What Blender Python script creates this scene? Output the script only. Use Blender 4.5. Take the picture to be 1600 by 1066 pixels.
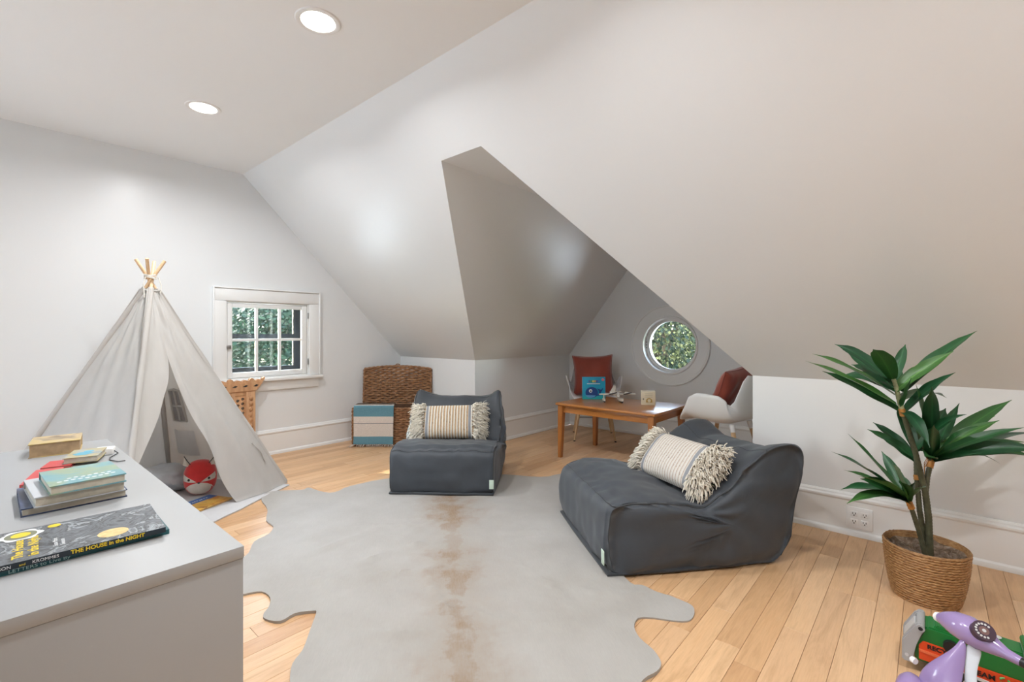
import bpy, bmesh, math, random
from math import pi, sin, cos, radians, sqrt, exp
from mathutils import Vector, Matrix, noise, geometry
for o in list(bpy.data.objects): bpy.data.objects.remove(o, do_unlink=True)
scene = bpy.context.scene
COL = scene.collection
random.seed(7)

# ---------------------------------------------------------------- camera, world, sun, exposure
YAW = 0.7236
cam_data = bpy.data.cameras.new('camera'); cam = bpy.data.objects.new('camera', cam_data); COL.objects.link(cam)
cam.location = (0, 0, 1.1); cam.rotation_euler = (pi/2, 0, YAW - pi/2)
cam_data.sensor_width = 36.0; cam_data.lens = 737.94*36/1600; cam_data.shift_y = -12.44/1600
cam_data.clip_start = 0.02
scene.camera = cam

world = bpy.data.worlds.new('daylight'); scene.world = world; world.use_nodes = True
wn = world.node_tree; wn.nodes.clear()
w_out = wn.nodes.new('ShaderNodeOutputWorld'); w_bg = wn.nodes.new('ShaderNodeBackground')
w_sky = wn.nodes.new('ShaderNodeTexSky'); w_sky.sky_type = 'NISHITA'; w_sky.sun_disc = False
w_sky.sun_elevation = radians(29); w_sky.sun_rotation = radians(-28)
w_bg.inputs['Strength'].default_value = 3.1
w_hs = wn.nodes.new('ShaderNodeHueSaturation'); w_hs.inputs['Saturation'].default_value = .7      # thin high haze
wn.links.new(w_sky.outputs[0], w_hs.inputs['Color']); wn.links.new(w_hs.outputs[0], w_bg.inputs[0]); wn.links.new(w_bg.outputs[0], w_out.inputs[0])

sun_data = bpy.data.lights.new('sun', 'SUN'); sun_data.energy = 12.0; sun_data.angle = radians(0.6); sun_data.color = (1, .95, .87)
sun = bpy.data.objects.new('sun', sun_data); COL.objects.link(sun)
sun.rotation_euler = Vector((.487, -1.0, -.619)).to_track_quat('-Z', 'Y').to_euler(); sun.location = (-3, 9, 6)

vs = scene.view_settings
scene.display_settings.display_device = 'sRGB'
vs.view_transform = 'Standard'; vs.look = 'None'; vs.gamma = 1.0; vs.use_curve_mapping = False
vs.exposure = 0.24
LAMP_W = 18.0
scene.cycles.max_bounces = 9; scene.cycles.diffuse_bounces = 6; scene.cycles.adaptive_threshold = .02; scene.cycles.transparent_max_bounces = 16
scene.cycles.use_denoising = True
scene.cycles.sample_clamp_indirect = 8.0

# ---------------------------------------------------------------- helpers
def link(o, parent=None):
    COL.objects.link(o)
    if parent is not None: o.parent = parent
    return o
def tag(o, label=None, cat=None, group=None, kind=None):
    if label: o['label'] = label
    if cat: o['category'] = cat
    if group: o['group'] = group
    if kind: o['kind'] = kind
    return o
def thing(name, label, cat, loc=(0, 0, 0), rz=0.0, group=None):
    o = link(bpy.data.objects.new(name, None)); o.location = loc; o.rotation_euler = (0, 0, rz)
    o.empty_display_size = .05
    return tag(o, label, cat, group)
def mesh_obj(name, verts, faces, mat, parent=None, smooth=False, uvs=None, angle=None):
    me = bpy.data.meshes.new(name); me.from_pydata([tuple(v) for v in verts], [], [tuple(f) for f in faces])
    if uvs is not None:
        uvl = me.uv_layers.new(name='UVMap')
        for lp in me.loops: uvl.data[lp.index].uv = uvs[lp.vertex_index]
    me.validate(); me.update()
    if mat is not None:
        for m in (mat if isinstance(mat, (list, tuple)) else [mat]): me.materials.append(m)
    if smooth: me.polygons.foreach_set('use_smooth', [True]*len(me.polygons))
    if angle is not None and smooth:
        try: me.set_sharp_from_angle(angle=radians(angle))
        except Exception: pass
    return link(bpy.data.objects.new(name, me), parent)
def bm_obj(name, bm, mat, parent=None, smooth=False, angle=40):
    me = bpy.data.meshes.new(name); bmesh.ops.recalc_face_normals(bm, faces=bm.faces[:]); bm.to_mesh(me); bm.free()
    for m in (mat if isinstance(mat, (list, tuple)) else [mat]): me.materials.append(m)
    if smooth:
        me.polygons.foreach_set('use_smooth', [True]*len(me.polygons))
        try: me.set_sharp_from_angle(angle=radians(angle))
        except Exception: pass
    return link(bpy.data.objects.new(name, me), parent)
def add_box(bm, lo, hi, M=None):
    x0, y0, z0 = lo; x1, y1, z1 = hi
    vs_ = [bm.verts.new(v) for v in ((x0,y0,z0),(x1,y0,z0),(x1,y1,z0),(x0,y1,z0),(x0,y0,z1),(x1,y0,z1),(x1,y1,z1),(x0,y1,z1))]
    if M is not None:
        for v in vs_: v.co = M @ v.co
    fs = [bm.faces.new([vs_[i] for i in f]) for f in ((3,2,1,0),(4,5,6,7),(0,1,5,4),(1,2,6,5),(2,3,7,6),(3,0,4,7))]
    return vs_, fs
def box(name, lo, hi, mat, parent=None, bevel=0.0, seg=2, M=None):
    bm = bmesh.new(); add_box(bm, lo, hi, M)
    if bevel > 0: bmesh.ops.bevel(bm, geom=bm.edges[:], offset=bevel, segments=seg, affect='EDGES', profile=.5, clamp_overlap=True)
    return bm_obj(name, bm, mat, parent, smooth=bevel > 0, angle=35)
def frames(pts):
    pts = [Vector(p) for p in pts]; T = []
    for i in range(len(pts)):
        a = pts[max(0, i-1)]; b = pts[min(len(pts)-1, i+1)]
        t = (b-a); T.append(t.normalized() if t.length > 1e-9 else Vector((0, 0, 1)))
    n = T[0].orthogonal().normalized(); out = []
    for i, t in enumerate(T):
        n = (n - t*n.dot(t)); n = n.normalized() if n.length > 1e-6 else t.orthogonal().normalized()
        out.append((pts[i], t, n, t.cross(n)))
    return out
def tube_data(pts, r, sides=8, closed=False, cap=True):
    V, Fc = [], []
    fr = frames(pts); n = len(fr)
    for i, (p, t, a, b) in enumerate(fr):
        rr = r[i] if isinstance(r, (list, tuple)) else r
        for k in range(sides):
            an = 2*pi*k/sides; V.append(p + (a*cos(an) + b*sin(an))*rr)
    for i in range(n-1 if not closed else n):
        j = (i+1) % n
        for k in range(sides):
            k2 = (k+1) % sides
            Fc.append((i*sides+k, i*sides+k2, j*sides+k2, j*sides+k))
    if cap and not closed:
        Fc.append(tuple(range(sides-1, -1, -1))); Fc.append(tuple((n-1)*sides+k for k in range(sides)))
    return V, Fc
def tube(name, pts, r, mat, parent=None, sides=8, closed=False):
    V, Fc = tube_data(pts, r, sides, closed)
    return mesh_obj(name, V, Fc, mat, parent, smooth=True, angle=50)
class MB:
    def __init__(s): s.V = []; s.F = []; s.U = []
    def add(s, V, F, uvs=None):
        o = len(s.V); s.V += [Vector(v) for v in V]; s.F += [tuple(i+o for i in f) for f in F]
        s.U += list(uvs) if uvs is not None else [(0, 0)]*len(V)
        return s
    def tube(s, pts, r, sides=6, closed=False): return s.add(*tube_data(pts, r, sides, closed))
    def box(s, lo, hi):
        x0,y0,z0 = lo; x1,y1,z1 = hi
        return s.add([(x0,y0,z0),(x1,y0,z0),(x1,y1,z0),(x0,y1,z0),(x0,y0,z1),(x1,y0,z1),(x1,y1,z1),(x0,y1,z1)],
                     [(3,2,1,0),(4,5,6,7),(0,1,5,4),(1,2,6,5),(2,3,7,6),(3,0,4,7)])
    def build(s, name, mat, parent=None, smooth=False, angle=None, uv=False):
        return mesh_obj(name, s.V, s.F, mat, parent, smooth, s.U if uv else None, angle)
def lathe(name, prof, mat, parent=None, seg=40, cap_b=False, cap_t=False, sx=1, sy=1, loc=(0,0,0)):
    V, Fc = [], []
    for (r, z) in prof:
        for k in range(seg):
            a = 2*pi*k/seg; V.append((loc[0]+r*cos(a)*sx, loc[1]+r*sin(a)*sy, loc[2]+z))
    for i in range(len(prof)-1):
        for k in range(seg):
            k2 = (k+1) % seg; Fc.append((i*seg+k, i*seg+k2, (i+1)*seg+k2, (i+1)*seg+k))
    if cap_b: Fc.append(tuple(range(seg-1, -1, -1)))
    if cap_t: Fc.append(tuple((len(prof)-1)*seg+k for k in range(seg)))
    return mesh_obj(name, V, Fc, mat, parent, smooth=True, angle=40)
def prism(name, poly, z0, z1, mat, parent=None, bevel=0, M=None, smooth=False):
    """poly in XY extruded in Z; M moves it"""
    bm = bmesh.new(); a = [bm.verts.new((x, y, z0)) for x, y in poly]; b = [bm.verts.new((x, y, z1)) for x, y in poly]
    n = len(poly); bm.faces.new(a[::-1]); bm.faces.new(b)
    for i in range(n): bm.faces.new((a[i], a[(i+1) % n], b[(i+1) % n], b[i]))
    if bevel: bmesh.ops.bevel(bm, geom=bm.edges[:], offset=bevel, segments=2, affect='EDGES', clamp_overlap=True)
    if M is not None: bm.transform(M)
    return bm_obj(name, bm, mat, parent, smooth=smooth or bevel > 0)
def text(name, body, size, mat, parent, M, align='LEFT', extrude=0.0004, sx=1.0, bold=0.0, shear=0.0):
    cu = bpy.data.curves.new(name, 'FONT'); cu.body = body; cu.size = size; cu.align_x = align; cu.extrude = extrude
    cu.offset = bold; cu.resolution_u = 3; cu.shear = shear
    tmp = bpy.data.objects.new(name, cu); COL.objects.link(tmp)
    dg = bpy.context.evaluated_depsgraph_get(); me = bpy.data.meshes.new_from_object(tmp.evaluated_get(dg))
    bpy.data.objects.remove(tmp, do_unlink=True); bpy.data.curves.remove(cu)
    me.name = name; me.transform(M @ Matrix.Diagonal((sx, 1, 1, 1))); me.materials.clear(); me.materials.append(mat)
    return link(bpy.data.objects.new(name, me), parent)
def nz(p, s=1.0): return noise.noise(Vector(p)*s)

# ---------------------------------------------------------------- materials
def new_mat(name):
    m = bpy.data.materials.new(name); m.use_nodes = True; nt = m.node_tree
    return m, nt, nt.nodes['Principled BSDF']
def ramp(nt, fac, stops, interp='LINEAR'):
    r = nt.nodes.new('ShaderNodeValToRGB'); r.color_ramp.interpolation = interp
    el = r.color_ramp.elements
    while len(el) > 1: el.remove(el[-1])
    el[0].position = stops[0][0]; el[0].color = (*stops[0][1], 1)
    for p, c in stops[1:]:
        e = el.new(p); e.color = (*c, 1)
    nt.links.new(fac, r.inputs[0]); return r
def tex_noise(nt, vec, scale, detail=4, rough=.55, dist=0.0):
    n = nt.nodes.new('ShaderNodeTexNoise'); n.inputs['Scale'].default_value = scale; n.inputs['Detail'].default_value = detail
    n.inputs['Roughness'].default_value = rough; n.inputs['Distortion'].default_value = dist
    if vec is not None: nt.links.new(vec, n.inputs['Vector'])
    return n
def mapping(nt, vec, scale=(1,1,1), loc=(0,0,0), rot=(0,0,0)):
    m = nt.nodes.new('ShaderNodeMapping'); m.inputs['Scale'].default_value = scale; m.inputs['Location'].default_value = loc
    m.inputs['Rotation'].default_value = rot; nt.links.new(vec, m.inputs['Vector']); return m
def add_bump(nt, bsdf, height, strength=.2, dist=.01):
    b = nt.nodes.new('ShaderNodeBump'); b.inputs['Strength'].default_value = strength; b.inputs['Distance'].default_value = dist
    nt.links.new(height, b.inputs['Height']); nt.links.new(b.outputs[0], bsdf.inputs['Normal']); return b
def obj_co(nt): return nt.nodes.new('ShaderNodeTexCoord').outputs['Object']
def mat_flat(name, col, rough=.5, var=.06, scale=8, bump=0.0, bscale=60, metal=0.0, sheen=0.0, coat=0.0, spec=None):
    m, nt, b = new_mat(name); co = obj_co(nt); n = tex_noise(nt, co, scale)
    lo = tuple(max(0, c*(1-var)) for c in col); hi = tuple(min(1, c*(1+var)) for c in col)
    r = ramp(nt, n.outputs['Fac'], [(.3, lo), (.7, hi)]); nt.links.new(r.outputs[0], b.inputs['Base Color'])
    b.inputs['Roughness'].default_value = rough; b.inputs['Metallic'].default_value = metal
    if sheen: b.inputs['Sheen Weight'].default_value = sheen
    if coat: b.inputs['Coat Weight'].default_value = coat; b.inputs['Coat Roughness'].default_value = .1
    if spec is not None: b.inputs['Specular IOR Level'].default_value = spec
    if bump: add_bump(nt, b, tex_noise(nt, co, bscale, 3).outputs['Fac'], bump, .004)
    return m
def mat_wood(name, c1, c2, axis='x', scale=1.0, rough=.4, coat=.0, c3=None, bump=.05):
    m, nt, b = new_mat(name); co = obj_co(nt)
    st = {'x': (1.2, 14, 14), 'y': (14, 1.2, 14), 'z': (14, 14, 1.2)}[axis]
    mp = mapping(nt, co, tuple(s*scale for s in st)); n = tex_noise(nt, mp.outputs[0], 2.2, 6, .6, .8)
    n2 = tex_noise(nt, mapping(nt, co, tuple(s*scale*6 for s in st)).outputs[0], 3, 3)
    mx = nt.nodes.new('ShaderNodeMath'); mx.operation = 'MULTIPLY_ADD'; mx.inputs[1].default_value = .25
    nt.links.new(n2.outputs['Fac'], mx.inputs[0]); nt.links.new(n.outputs['Fac'], mx.inputs[2])
    r = ramp(nt, mx.outputs[0], [(.42, c1), (.62, c2), (.8, c3 or c2)]); nt.links.new(r.outputs[0], b.inputs['Base Color'])
    b.inputs['Roughness'].default_value = rough
    if coat: b.inputs['Coat Weight'].default_value = coat; b.inputs['Coat Roughness'].default_value = .12
    if bump: add_bump(nt, b, n2.outputs['Fac'], bump, .002)
    return m

def mat_paint(name, col, rough):
    m, nt, b = new_mat(name); co = nt.nodes.new('ShaderNodeNewGeometry').outputs['Position']
    n = tex_noise(nt, co, 1.3, 2); r = ramp(nt, n.outputs['Fac'], [(.3, tuple(c*.985 for c in col)), (.7, col)])
    nt.links.new(r.outputs[0], b.inputs['Base Color']); b.inputs['Roughness'].default_value = rough
    add_bump(nt, b, tex_noise(nt, co, 260, 2).outputs['Fac'], .04, .002)
    return m
M_WALL = mat_paint('wall_paint', (.785, .80, .805), .32)
M_CEIL = mat_paint('ceiling_paint', (.885, .90, .905), .6)
M_TRIM = mat_paint('trim_paint', (.83, .835, .825), .3)
M_WHITE = mat_flat('white_enamel', (.85, .85, .84), .35, .01)
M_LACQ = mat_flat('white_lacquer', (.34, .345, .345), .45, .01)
M_BLACK = mat_flat('black_plastic', (.012, .012, .014), .4, .1)
M_DARK = mat_flat('dark_frame', (.014, .02, .032), .4, .1)
def mat_emit(name, col, s):
    m, nt, b = new_mat(name); b.inputs['Base Color'].default_value = (*col, 1); b.inputs['Emission Color'].default_value = (*col, 1)
    b.inputs['Emission Strength'].default_value = s; return m
M_LENS = mat_emit('lamp_lens', (1, .97, .9), 6.0)
def mat_pane(name, refl=.06):
    m = bpy.data.materials.new(name); m.use_nodes = True; nt = m.node_tree; nt.nodes.clear()
    o = nt.nodes.new('ShaderNodeOutputMaterial'); mx = nt.nodes.new('ShaderNodeMixShader')
    t = nt.nodes.new('ShaderNodeBsdfTransparent'); g = nt.nodes.new('ShaderNodeBsdfGlossy'); g.inputs['Roughness'].default_value = .02
    t.inputs[0].default_value = (.96, .98, .97, 1)
    f = nt.nodes.new('ShaderNodeFresnel'); f.inputs['IOR'].default_value = 1.45
    nt.links.new(f.outputs[0], mx.inputs[0]); nt.links.new(t.outputs[0], mx.inputs[1]); nt.links.new(g.outputs[0], mx.inputs[2])
    nt.links.new(mx.outputs[0], o.inputs[0]); return m
M_PANE = mat_pane('window_glass')

def mat_floor():
    m, nt, b = new_mat('maple_boards')
    geo = nt.nodes.new('ShaderNodeNewGeometry'); oi = nt.nodes.new('ShaderNodeObjectInfo')
    ad = nt.nodes.new('ShaderNodeMath'); ad.operation = 'ADD'; nt.links.new(oi.outputs['Random'], ad.inputs[0]); nt.links.new(geo.outputs['Random Per Island'], ad.inputs[1])
    fr = nt.nodes.new('ShaderNodeMath'); fr.operation = 'FRACT'; nt.links.new(ad.outputs[0], fr.inputs[0])
    off = nt.nodes.new('ShaderNodeVectorMath'); off.operation = 'SCALE'; off.inputs[0].default_value = (37, 19, 11); nt.links.new(fr.outputs[0], off.inputs['Scale'])
    sm = nt.nodes.new('ShaderNodeVectorMath'); sm.operation = 'ADD'; nt.links.new(geo.outputs['Position'], sm.inputs[0]); nt.links.new(off.outputs[0], sm.inputs[1])
    g1 = tex_noise(nt, mapping(nt, sm.outputs[0], (1.1, 9, 9)).outputs[0], 2.0, 5, .6, 1.2)
    g2 = tex_noise(nt, mapping(nt, sm.outputs[0], (6, 90, 90)).outputs[0], 2.0, 3, .6)
    tone = ramp(nt, fr.outputs[0], [(0, (.58, .34, .172)), (.25, (.68, .425, .228)), (.5, (.735, .48, .27)), (.75, (.69, .445, .255)), (1, (.62, .38, .20))])
    gr = ramp(nt, g1.outputs['Fac'], [(.3, (.80, .76, .72)), (.5, (1, 1, 1)), (.75, (1.0, .96, .92))])
    mu = nt.nodes.new('ShaderNodeMixRGB'); mu.blend_type = 'MULTIPLY'; mu.inputs[0].default_value = .9
    nt.links.new(tone.outputs[0], mu.inputs[1]); nt.links.new(gr.outputs[0], mu.inputs[2])
    gr2 = ramp(nt, g2.outputs['Fac'], [(.35, (.9, .88, .86)), (.6, (1, 1, 1))])
    m2 = nt.nodes.new('ShaderNodeMixRGB'); m2.blend_type = 'MULTIPLY'; m2.inputs[0].default_value = .8
    nt.links.new(mu.outputs[0], m2.inputs[1]); nt.links.new(gr2.outputs[0], m2.inputs[2]); nt.links.new(m2.outputs[0], b.inputs['Base Color'])
    b.inputs['Roughness'].default_value = .38; b.inputs['Coat Weight'].default_value = .1; b.inputs['Coat Roughness'].default_value = .25
    return m
M_FLOOR = mat_floor()
M_GAP = mat_flat('board_joint_gap', (.24, .14, .075), .8)  # even dark brown of the slab seen in the board joints
# ---------------------------------------------------------------- the room (camera at x=y=0; x along the gable wall, y along the knee wall)
XB, YA, ZC, XC, KZ = 3.1668, 4.4765, 2.4824, 1.5292, .8375
YL, YR, XD, Y1, Y2, ZD = 3.2723, .8164, 4.7556, 2.2196, 1.8791, 2.1464
X1 = XC + (ZC-ZD)/(ZC-KZ)*(XB-XC)
XN, YN = -2.4, -2.2
def wall(name, loops, mat, inward, thick=.09):
    """planar polygon (first loop outer, others holes) with thickness away from the room"""
    loops = [[Vector(p) for p in l] for l in loops]; V = [p for l in loops for p in l]
    tris = geometry.tessellate_polygon(loops); inward = Vector(inward).normalized()
    Fc = []
    for t in tris:
        n = (V[t[1]]-V[t[0]]).cross(V[t[2]]-V[t[0]])
        Fc.append(tuple(t) if n.dot(inward) > 0 else tuple(reversed(t)))
    N = len(V); V2 = V + [p - inward*thick for p in V]; F2 = Fc + [tuple(i+N for i in reversed(f)) for f in Fc]
    o = len(loops[0])
    for l in loops[1:]:
        for i in range(len(l)):
            a = o+i; b = o+(i+1) % len(l); F2.append((a, b, b+N, a+N))
        o += len(l)
    return tag(mesh_obj(name, V2, F2, mat), kind='structure')
WIN = (1.397, 2.109, .697, 1.375)      # opening of the small casement
wall('wall_left', [[(XN, YA, 0), (XB, YA, 0), (XB, YA, KZ), (XC, YA, ZC), (XN, YA, ZC)],
                   [(WIN[0], YA, WIN[2]), (WIN[0], YA, WIN[3]), (WIN[1], YA, WIN[3]), (WIN[1], YA, WIN[2])]], M_WALL, (0, -1, 0), .14)
wall('ceiling', [[(XN, YN, ZC), (XC, YN, ZC), (XC, YA, ZC), (XN, YA, ZC)]], M_CEIL, (0, 0, -1))
wall('ceiling_slope', [[(XC, YN, ZC), (XB, YN, KZ), (XB, YR, KZ), (X1, Y2, ZD), (X1, Y1, ZD), (XB, YL, KZ), (XB, YA, KZ), (XC, YA, ZC)]], M_WALL, (-1, 0, -1))
wall('wall_right', [[(XB, YN, 0), (XB, YR, 0), (XB, YR, KZ), (XB, YN, KZ)]], M_WALL, (-1, 0, 0))
wall('wall_right_corner', [[(XB, YL, 0), (XB, YA, 0), (XB, YA, KZ), (XB, YL, KZ)]], M_WALL, (-1, 0, 0))
wall('wall_dormer_left', [[(XB, YL, 0), (XD, YL, 0), (XD, YL, KZ), (XB, YL, KZ)]], M_WALL, (0, -1, 0))
wall('wall_dormer_right', [[(XB, YR, 0), (XD, YR, 0), (XD, YR, KZ), (XB, YR, KZ)]], M_WALL, (0, 1, 0))
RWY, RWZ = 2.022, .972
HOLE = [(XD, RWY+.30*cos(2*pi*k/72), RWZ+.30*sin(2*pi*k/72)) for k in range(72)]
wall('wall_dormer_back', [[(XD, YR, 0), (XD, YL, 0), (XD, YL, KZ), (XD, Y1, ZD), (XD, Y2, ZD), (XD, YR, KZ)], HOLE], M_WALL, (-1, 0, 0), .16)
wall('ceiling_dormer_left', [[(XB, YL, KZ), (XD, YL, KZ), (XD, Y1, ZD), (X1, Y1, ZD)]], M_WALL, (0, -(ZD-KZ), -(YL-Y1)))
wall('ceiling_dormer_right', [[(XB, YR, KZ), (XD, YR, KZ), (XD, Y2, ZD), (X1, Y2, ZD)]], M_WALL, (0, (ZD-KZ), -(Y2-YR)))
wall('ceiling_dormer_top', [[(X1, Y1, ZD), (XD, Y1, ZD), (XD, Y2, ZD), (X1, Y2, ZD)]], M_WALL, (0, 0, -1))
wall('wall_near', [[(XN, YN, 0), (XB, YN, 0), (XB, YN, KZ), (XC, YN, ZC), (XN, YN, ZC)]], M_WALL, (0, 1, 0))
FILL_WIN = [(1.05, 2.60, .60, 2.15), (2.80, 4.30, .60, 2.15)]  # two windows added out of view to let in extra fill daylight
wall('wall_entry', [[(XN, YN, 0), (XN, YA, 0), (XN, YA, ZC), (XN, YN, ZC)]] + [[(XN, a, c), (XN, a, d), (XN, b, d), (XN, b, c)] for a, b, c, d in FILL_WIN], M_WALL, (1, 0, 0), .14)
for wi, (a, b, c, d) in enumerate(FILL_WIN):  # frames and panes of the added fill windows
    wx = tag(link(bpy.data.objects.new('window_%d' % (3+wi), None)), kind='structure'); wx.location = (XN, 0, 0); m_ = (a+b)/2
    for lo, hi in (((0, a-.09, c), (.024, a, d)), ((0, b, c), (.024, b+.09, d)), ((0, a-.09, d), (.024, b+.09, d+.10)), ((0, a-.12, c-.03), (.06, b+.12, c))): box('casing', lo, hi, M_TRIM, wx, .005)
    for lo, hi in (((-.06, a, c), (-.02, a+.045, d)), ((-.06, b-.045, c), (-.02, b, d)), ((-.06, a+.045, c), (-.02, b-.045, c+.06)), ((-.06, a+.045, d-.045), (-.02, b-.045, d))): box('sash_bar', lo, hi, M_TRIM, wx, .004)
    for (p, q) in ((a+.045, m_-.012), (m_+.012, b-.045)): box('pane', (-.042, p, c+.06), (-.038, q, d-.045), M_PANE, wx)
    box('muntin', (-.055, m_-.012, c+.06), (-.025, m_+.012, d-.045), M_TRIM, wx, .003)

# floor slab and its boards
flo = wall('floor', [[(XN-.1, YN-.1, -.012), (XD+.1, YN-.1, -.012), (XD+.1, YA+.1, -.012), (XN-.1, YA+.1, -.012)]], M_GAP, (0, 0, 1), .1)
BW = .083
def board_geo(L):
    g = .0005; c = .0008; x0, x1, y0, y1 = g, L-g, g, BW-g
    V = [(x0,y0,-.012),(x1,y0,-.012),(x1,y1,-.012),(x0,y1,-.012),(x0,y0,-c),(x1,y0,-c),(x1,y1,-c),(x0,y1,-c),(x0+c,y0+c,0),(x1-c,y0+c,0),(x1-c,y1-c,0),(x0+c,y1-c,0)]
    Fc = [(8,9,10,11)] + [(i, (i+1) % 4, 4+(i+1) % 4, 4+i) for i in range(4)] + [(4+i, 4+(i+1) % 4, 8+(i+1) % 4, 8+i) for i in range(4)]
    return V, Fc
LENS = [.42, .55, .66, .78, .9, 1.05, 1.2]
board_me = {}
for L in LENS:
    V, Fc = board_geo(L); me = bpy.data.meshes.new('floor_board'); me.from_pydata(V, [], Fc); me.materials.append(M_FLOOR); board_me[L] = me
rng = random.Random(3)
CF = Vector((cos(YAW), sin(YAW), 0)); CR = Vector((sin(YAW), -cos(YAW), 0))
def view(p):
    d = Vector(p) - Vector((0, 0, 1.1)); w = d.dot(CF)
    return (w, 800+737.94*d.dot(CR)/w, 520.56-737.94*d.z/w) if w > .05 else (w, -9e9, 9e9)
rest = MB(); cand = []
y = YA
while y > YN + 1e-4:
    y0 = max(y-BW, YN); y1 = y; ym = (y0+y1)/2
    x_end = XD if YR+.02 < ym < YL-.02 else XB
    x = XN - rng.random()*.9
    while x < x_end:
        L = rng.choice(LENS); a, b = max(x, XN), min(x+L, x_end)
        if b-a > .03:
            ok = False; wmin = 9e9
            for q in (a, (a+b)/2, b):
                w, u, v = view((q, ym, 0))
                if w > .3 and -60 < u < 1660 and v < 1200: ok = True; wmin = min(wmin, w)
            cand.append((wmin if ok else 99, a, b, L, x, y0, y1))
        x += L
    y -= BW
cand.sort(key=lambda c: c[0])
for i, (w, a, b, L, x, y0, y1) in enumerate(cand):
    if i < 300 and w < 90:
        if abs((b-a)-L) < 1e-6 and abs((y1-y0)-BW) < 1e-6: me = board_me[L]; ob = bpy.data.objects.new('floor_board', me)
        else:
            V, Fc = board_geo(b-a); me = bpy.data.meshes.new('floor_board'); me.from_pydata(V, [], Fc); me.materials.append(M_FLOOR); ob = bpy.data.objects.new('floor_board', me)
        link(ob, flo); ob.location = (a, y0, 0)
    else:
        V, Fc = board_geo(b-a); rest.add([(v[0]+a, v[1]+y0, v[2]) for v in V], Fc)
tag(rest.build('floor_board_field', M_FLOOR, flo), kind='stuff')

# baseboards: board, bead cap and shoe moulding, extruded along the wall
BPROF = [(0, 0), (.030, 0), (.030, .010), (.026, .022), (.018, .028), (.016, .030), (.016, .184), (.019, .188), (.022, .194), (.022, .203), (.018, .208), (.015, .211), (.013, .218), (.006, .225), (0, .226)]
def baseboard(name, a, b, n, ea=0, eb=0):
    a = Vector((*a, 0)); b = Vector((*b, 0)); n = Vector((*n, 0)); d = (b-a).normalized(); V = []
    for (dd, z) in BPROF:
        V.append(a + n*(dd+.0005) + d*(ea*dd) + Vector((0, 0, z)))
        V.append(b + n*(dd+.0005) - d*(eb*dd) + Vector((0, 0, z)))
    N = len(BPROF); Fc = [(2*i, 2*i+1, 2*i+3, 2*i+2) for i in range(N-1)] + [tuple(range(0, 2*N, 2)), tuple(range(2*N-1, 0, -2))]
    return tag(mesh_obj(name, V, Fc, M_TRIM, smooth=True, angle=25), kind='structure')
baseboard('baseboard_left', (XN, YA), (XB, YA), (0, -1), 1, 1)
baseboard('baseboard_right', (XB, YN), (XB, YR), (-1, 0), 1, -1)
baseboard('baseboard_right_corner', (XB, YL), (XB, YA), (-1, 0), -1, 1)
baseboard('baseboard_dormer_left', (XB, YL), (XD, YL), (0, -1), -1, 1)
baseboard('baseboard_dormer_right', (XB, YR), (XD, YR), (0, 1), -1, 1)
baseboard('baseboard_dormer_back', (XD, YR), (XD, YL), (-1, 0), 1, 1)
baseboard('baseboard_near', (XN, YN), (XB, YN), (0, 1), 1, 1)
baseboard('baseboard_entry', (XN, YN), (XN, YA), (1, 0), 1, 1)

# small six-pane casement in the gable wall (window_1)
w1 = tag(link(bpy.data.objects.new('window_1', None)), kind='structure'); w1.location = (0, YA, 0)
x0, x1, z0, z1 = WIN; cw = .093
def casing(name, lo, hi): return box(name, lo, hi, M_TRIM, w1, .006)
casing('casing', (x0-cw, -.024, z0+.0), (x0, 0, z1+.0)); casing('casing', (x1, -.024, z0+.0), (x1+cw, 0, z1+.0))
casing('casing', (x0-cw, -.024, z1), (x1+cw, 0, z1+cw+.012))
casing('backband', (x0-cw-.012, -.036, z0), (x0-cw, 0, z1+cw+.024)); casing('backband', (x1+cw, -.036, z0), (x1+cw+.012, 0, z1+cw+.024))
casing('backband', (x0-cw, -.036, z1+cw+.012), (x1+cw, 0, z1+cw+.024))
casing('stool', (x0-cw-.03, -.055, z0-.028), (x1+cw+.03, .0, z0)); casing('apron', (x0-cw, -.02, z0-.115), (x1+cw, 0, z0-.028))
jm = MB(); jm.box((x0, 0, z0), (x0+.012, .15, z1)); jm.box((x1-.012, 0, z0), (x1, .15, z1)); jm.box((x0+.012, 0, z1-.012), (x1-.012, .15, z1)); jm.box((x0+.012, 0, z0), (x1-.012, .17, z0+.012))
jm.build('jamb', M_TRIM, w1)
sx0, sx1, sz0, sz1 = x0+.015, x1-.015, z0+.015, z1-.018; st = .036
box('sash_stile', (sx0, .004, sz0), (sx0+st, .036, sz1), M_TRIM, w1, .004); box('sash_stile', (sx1-st-.012, .004, sz0), (sx1, .036, sz1), M_TRIM, w1, .004)
box('sash_rail', (sx0+st, .004, sz0), (sx1-st-.012, .036, sz0+.045), M_TRIM, w1, .004); box('sash_rail', (sx0+st, .004, sz1-st), (sx1-st-.012, .036, sz1), M_TRIM, w1, .004)
gx0, gx1, gz0, gz1 = sx0+st, sx1-st-.012, sz0+.045, sz1-st; mu = .022
xs = [gx0 + (gx1-gx0)*k/3 for k in range(4)]; zm = (gz0+gz1)/2
for k in (1, 2): box('muntin', (xs[k]-mu/2, .008, gz0), (xs[k]+mu/2, .032, gz1), M_TRIM, w1, .003)
for k in range(3): box('muntin', (xs[k]+(mu/2 if k else 0), .008, zm-mu/2), (xs[k+1]-(mu/2 if k < 2 else 0), .032, zm+mu/2), M_TRIM, w1, .003)
for k in range(3):
    for (za, zb) in ((gz0, zm-mu/2), (zm+mu/2, gz1)):
        a = xs[k]+(mu/2 if k else 0); b = xs[k+1]-(mu/2 if k < 2 else 0)
        box('pane', (a, .018, za), (b, .021, zb), M_PANE, w1)
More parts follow.
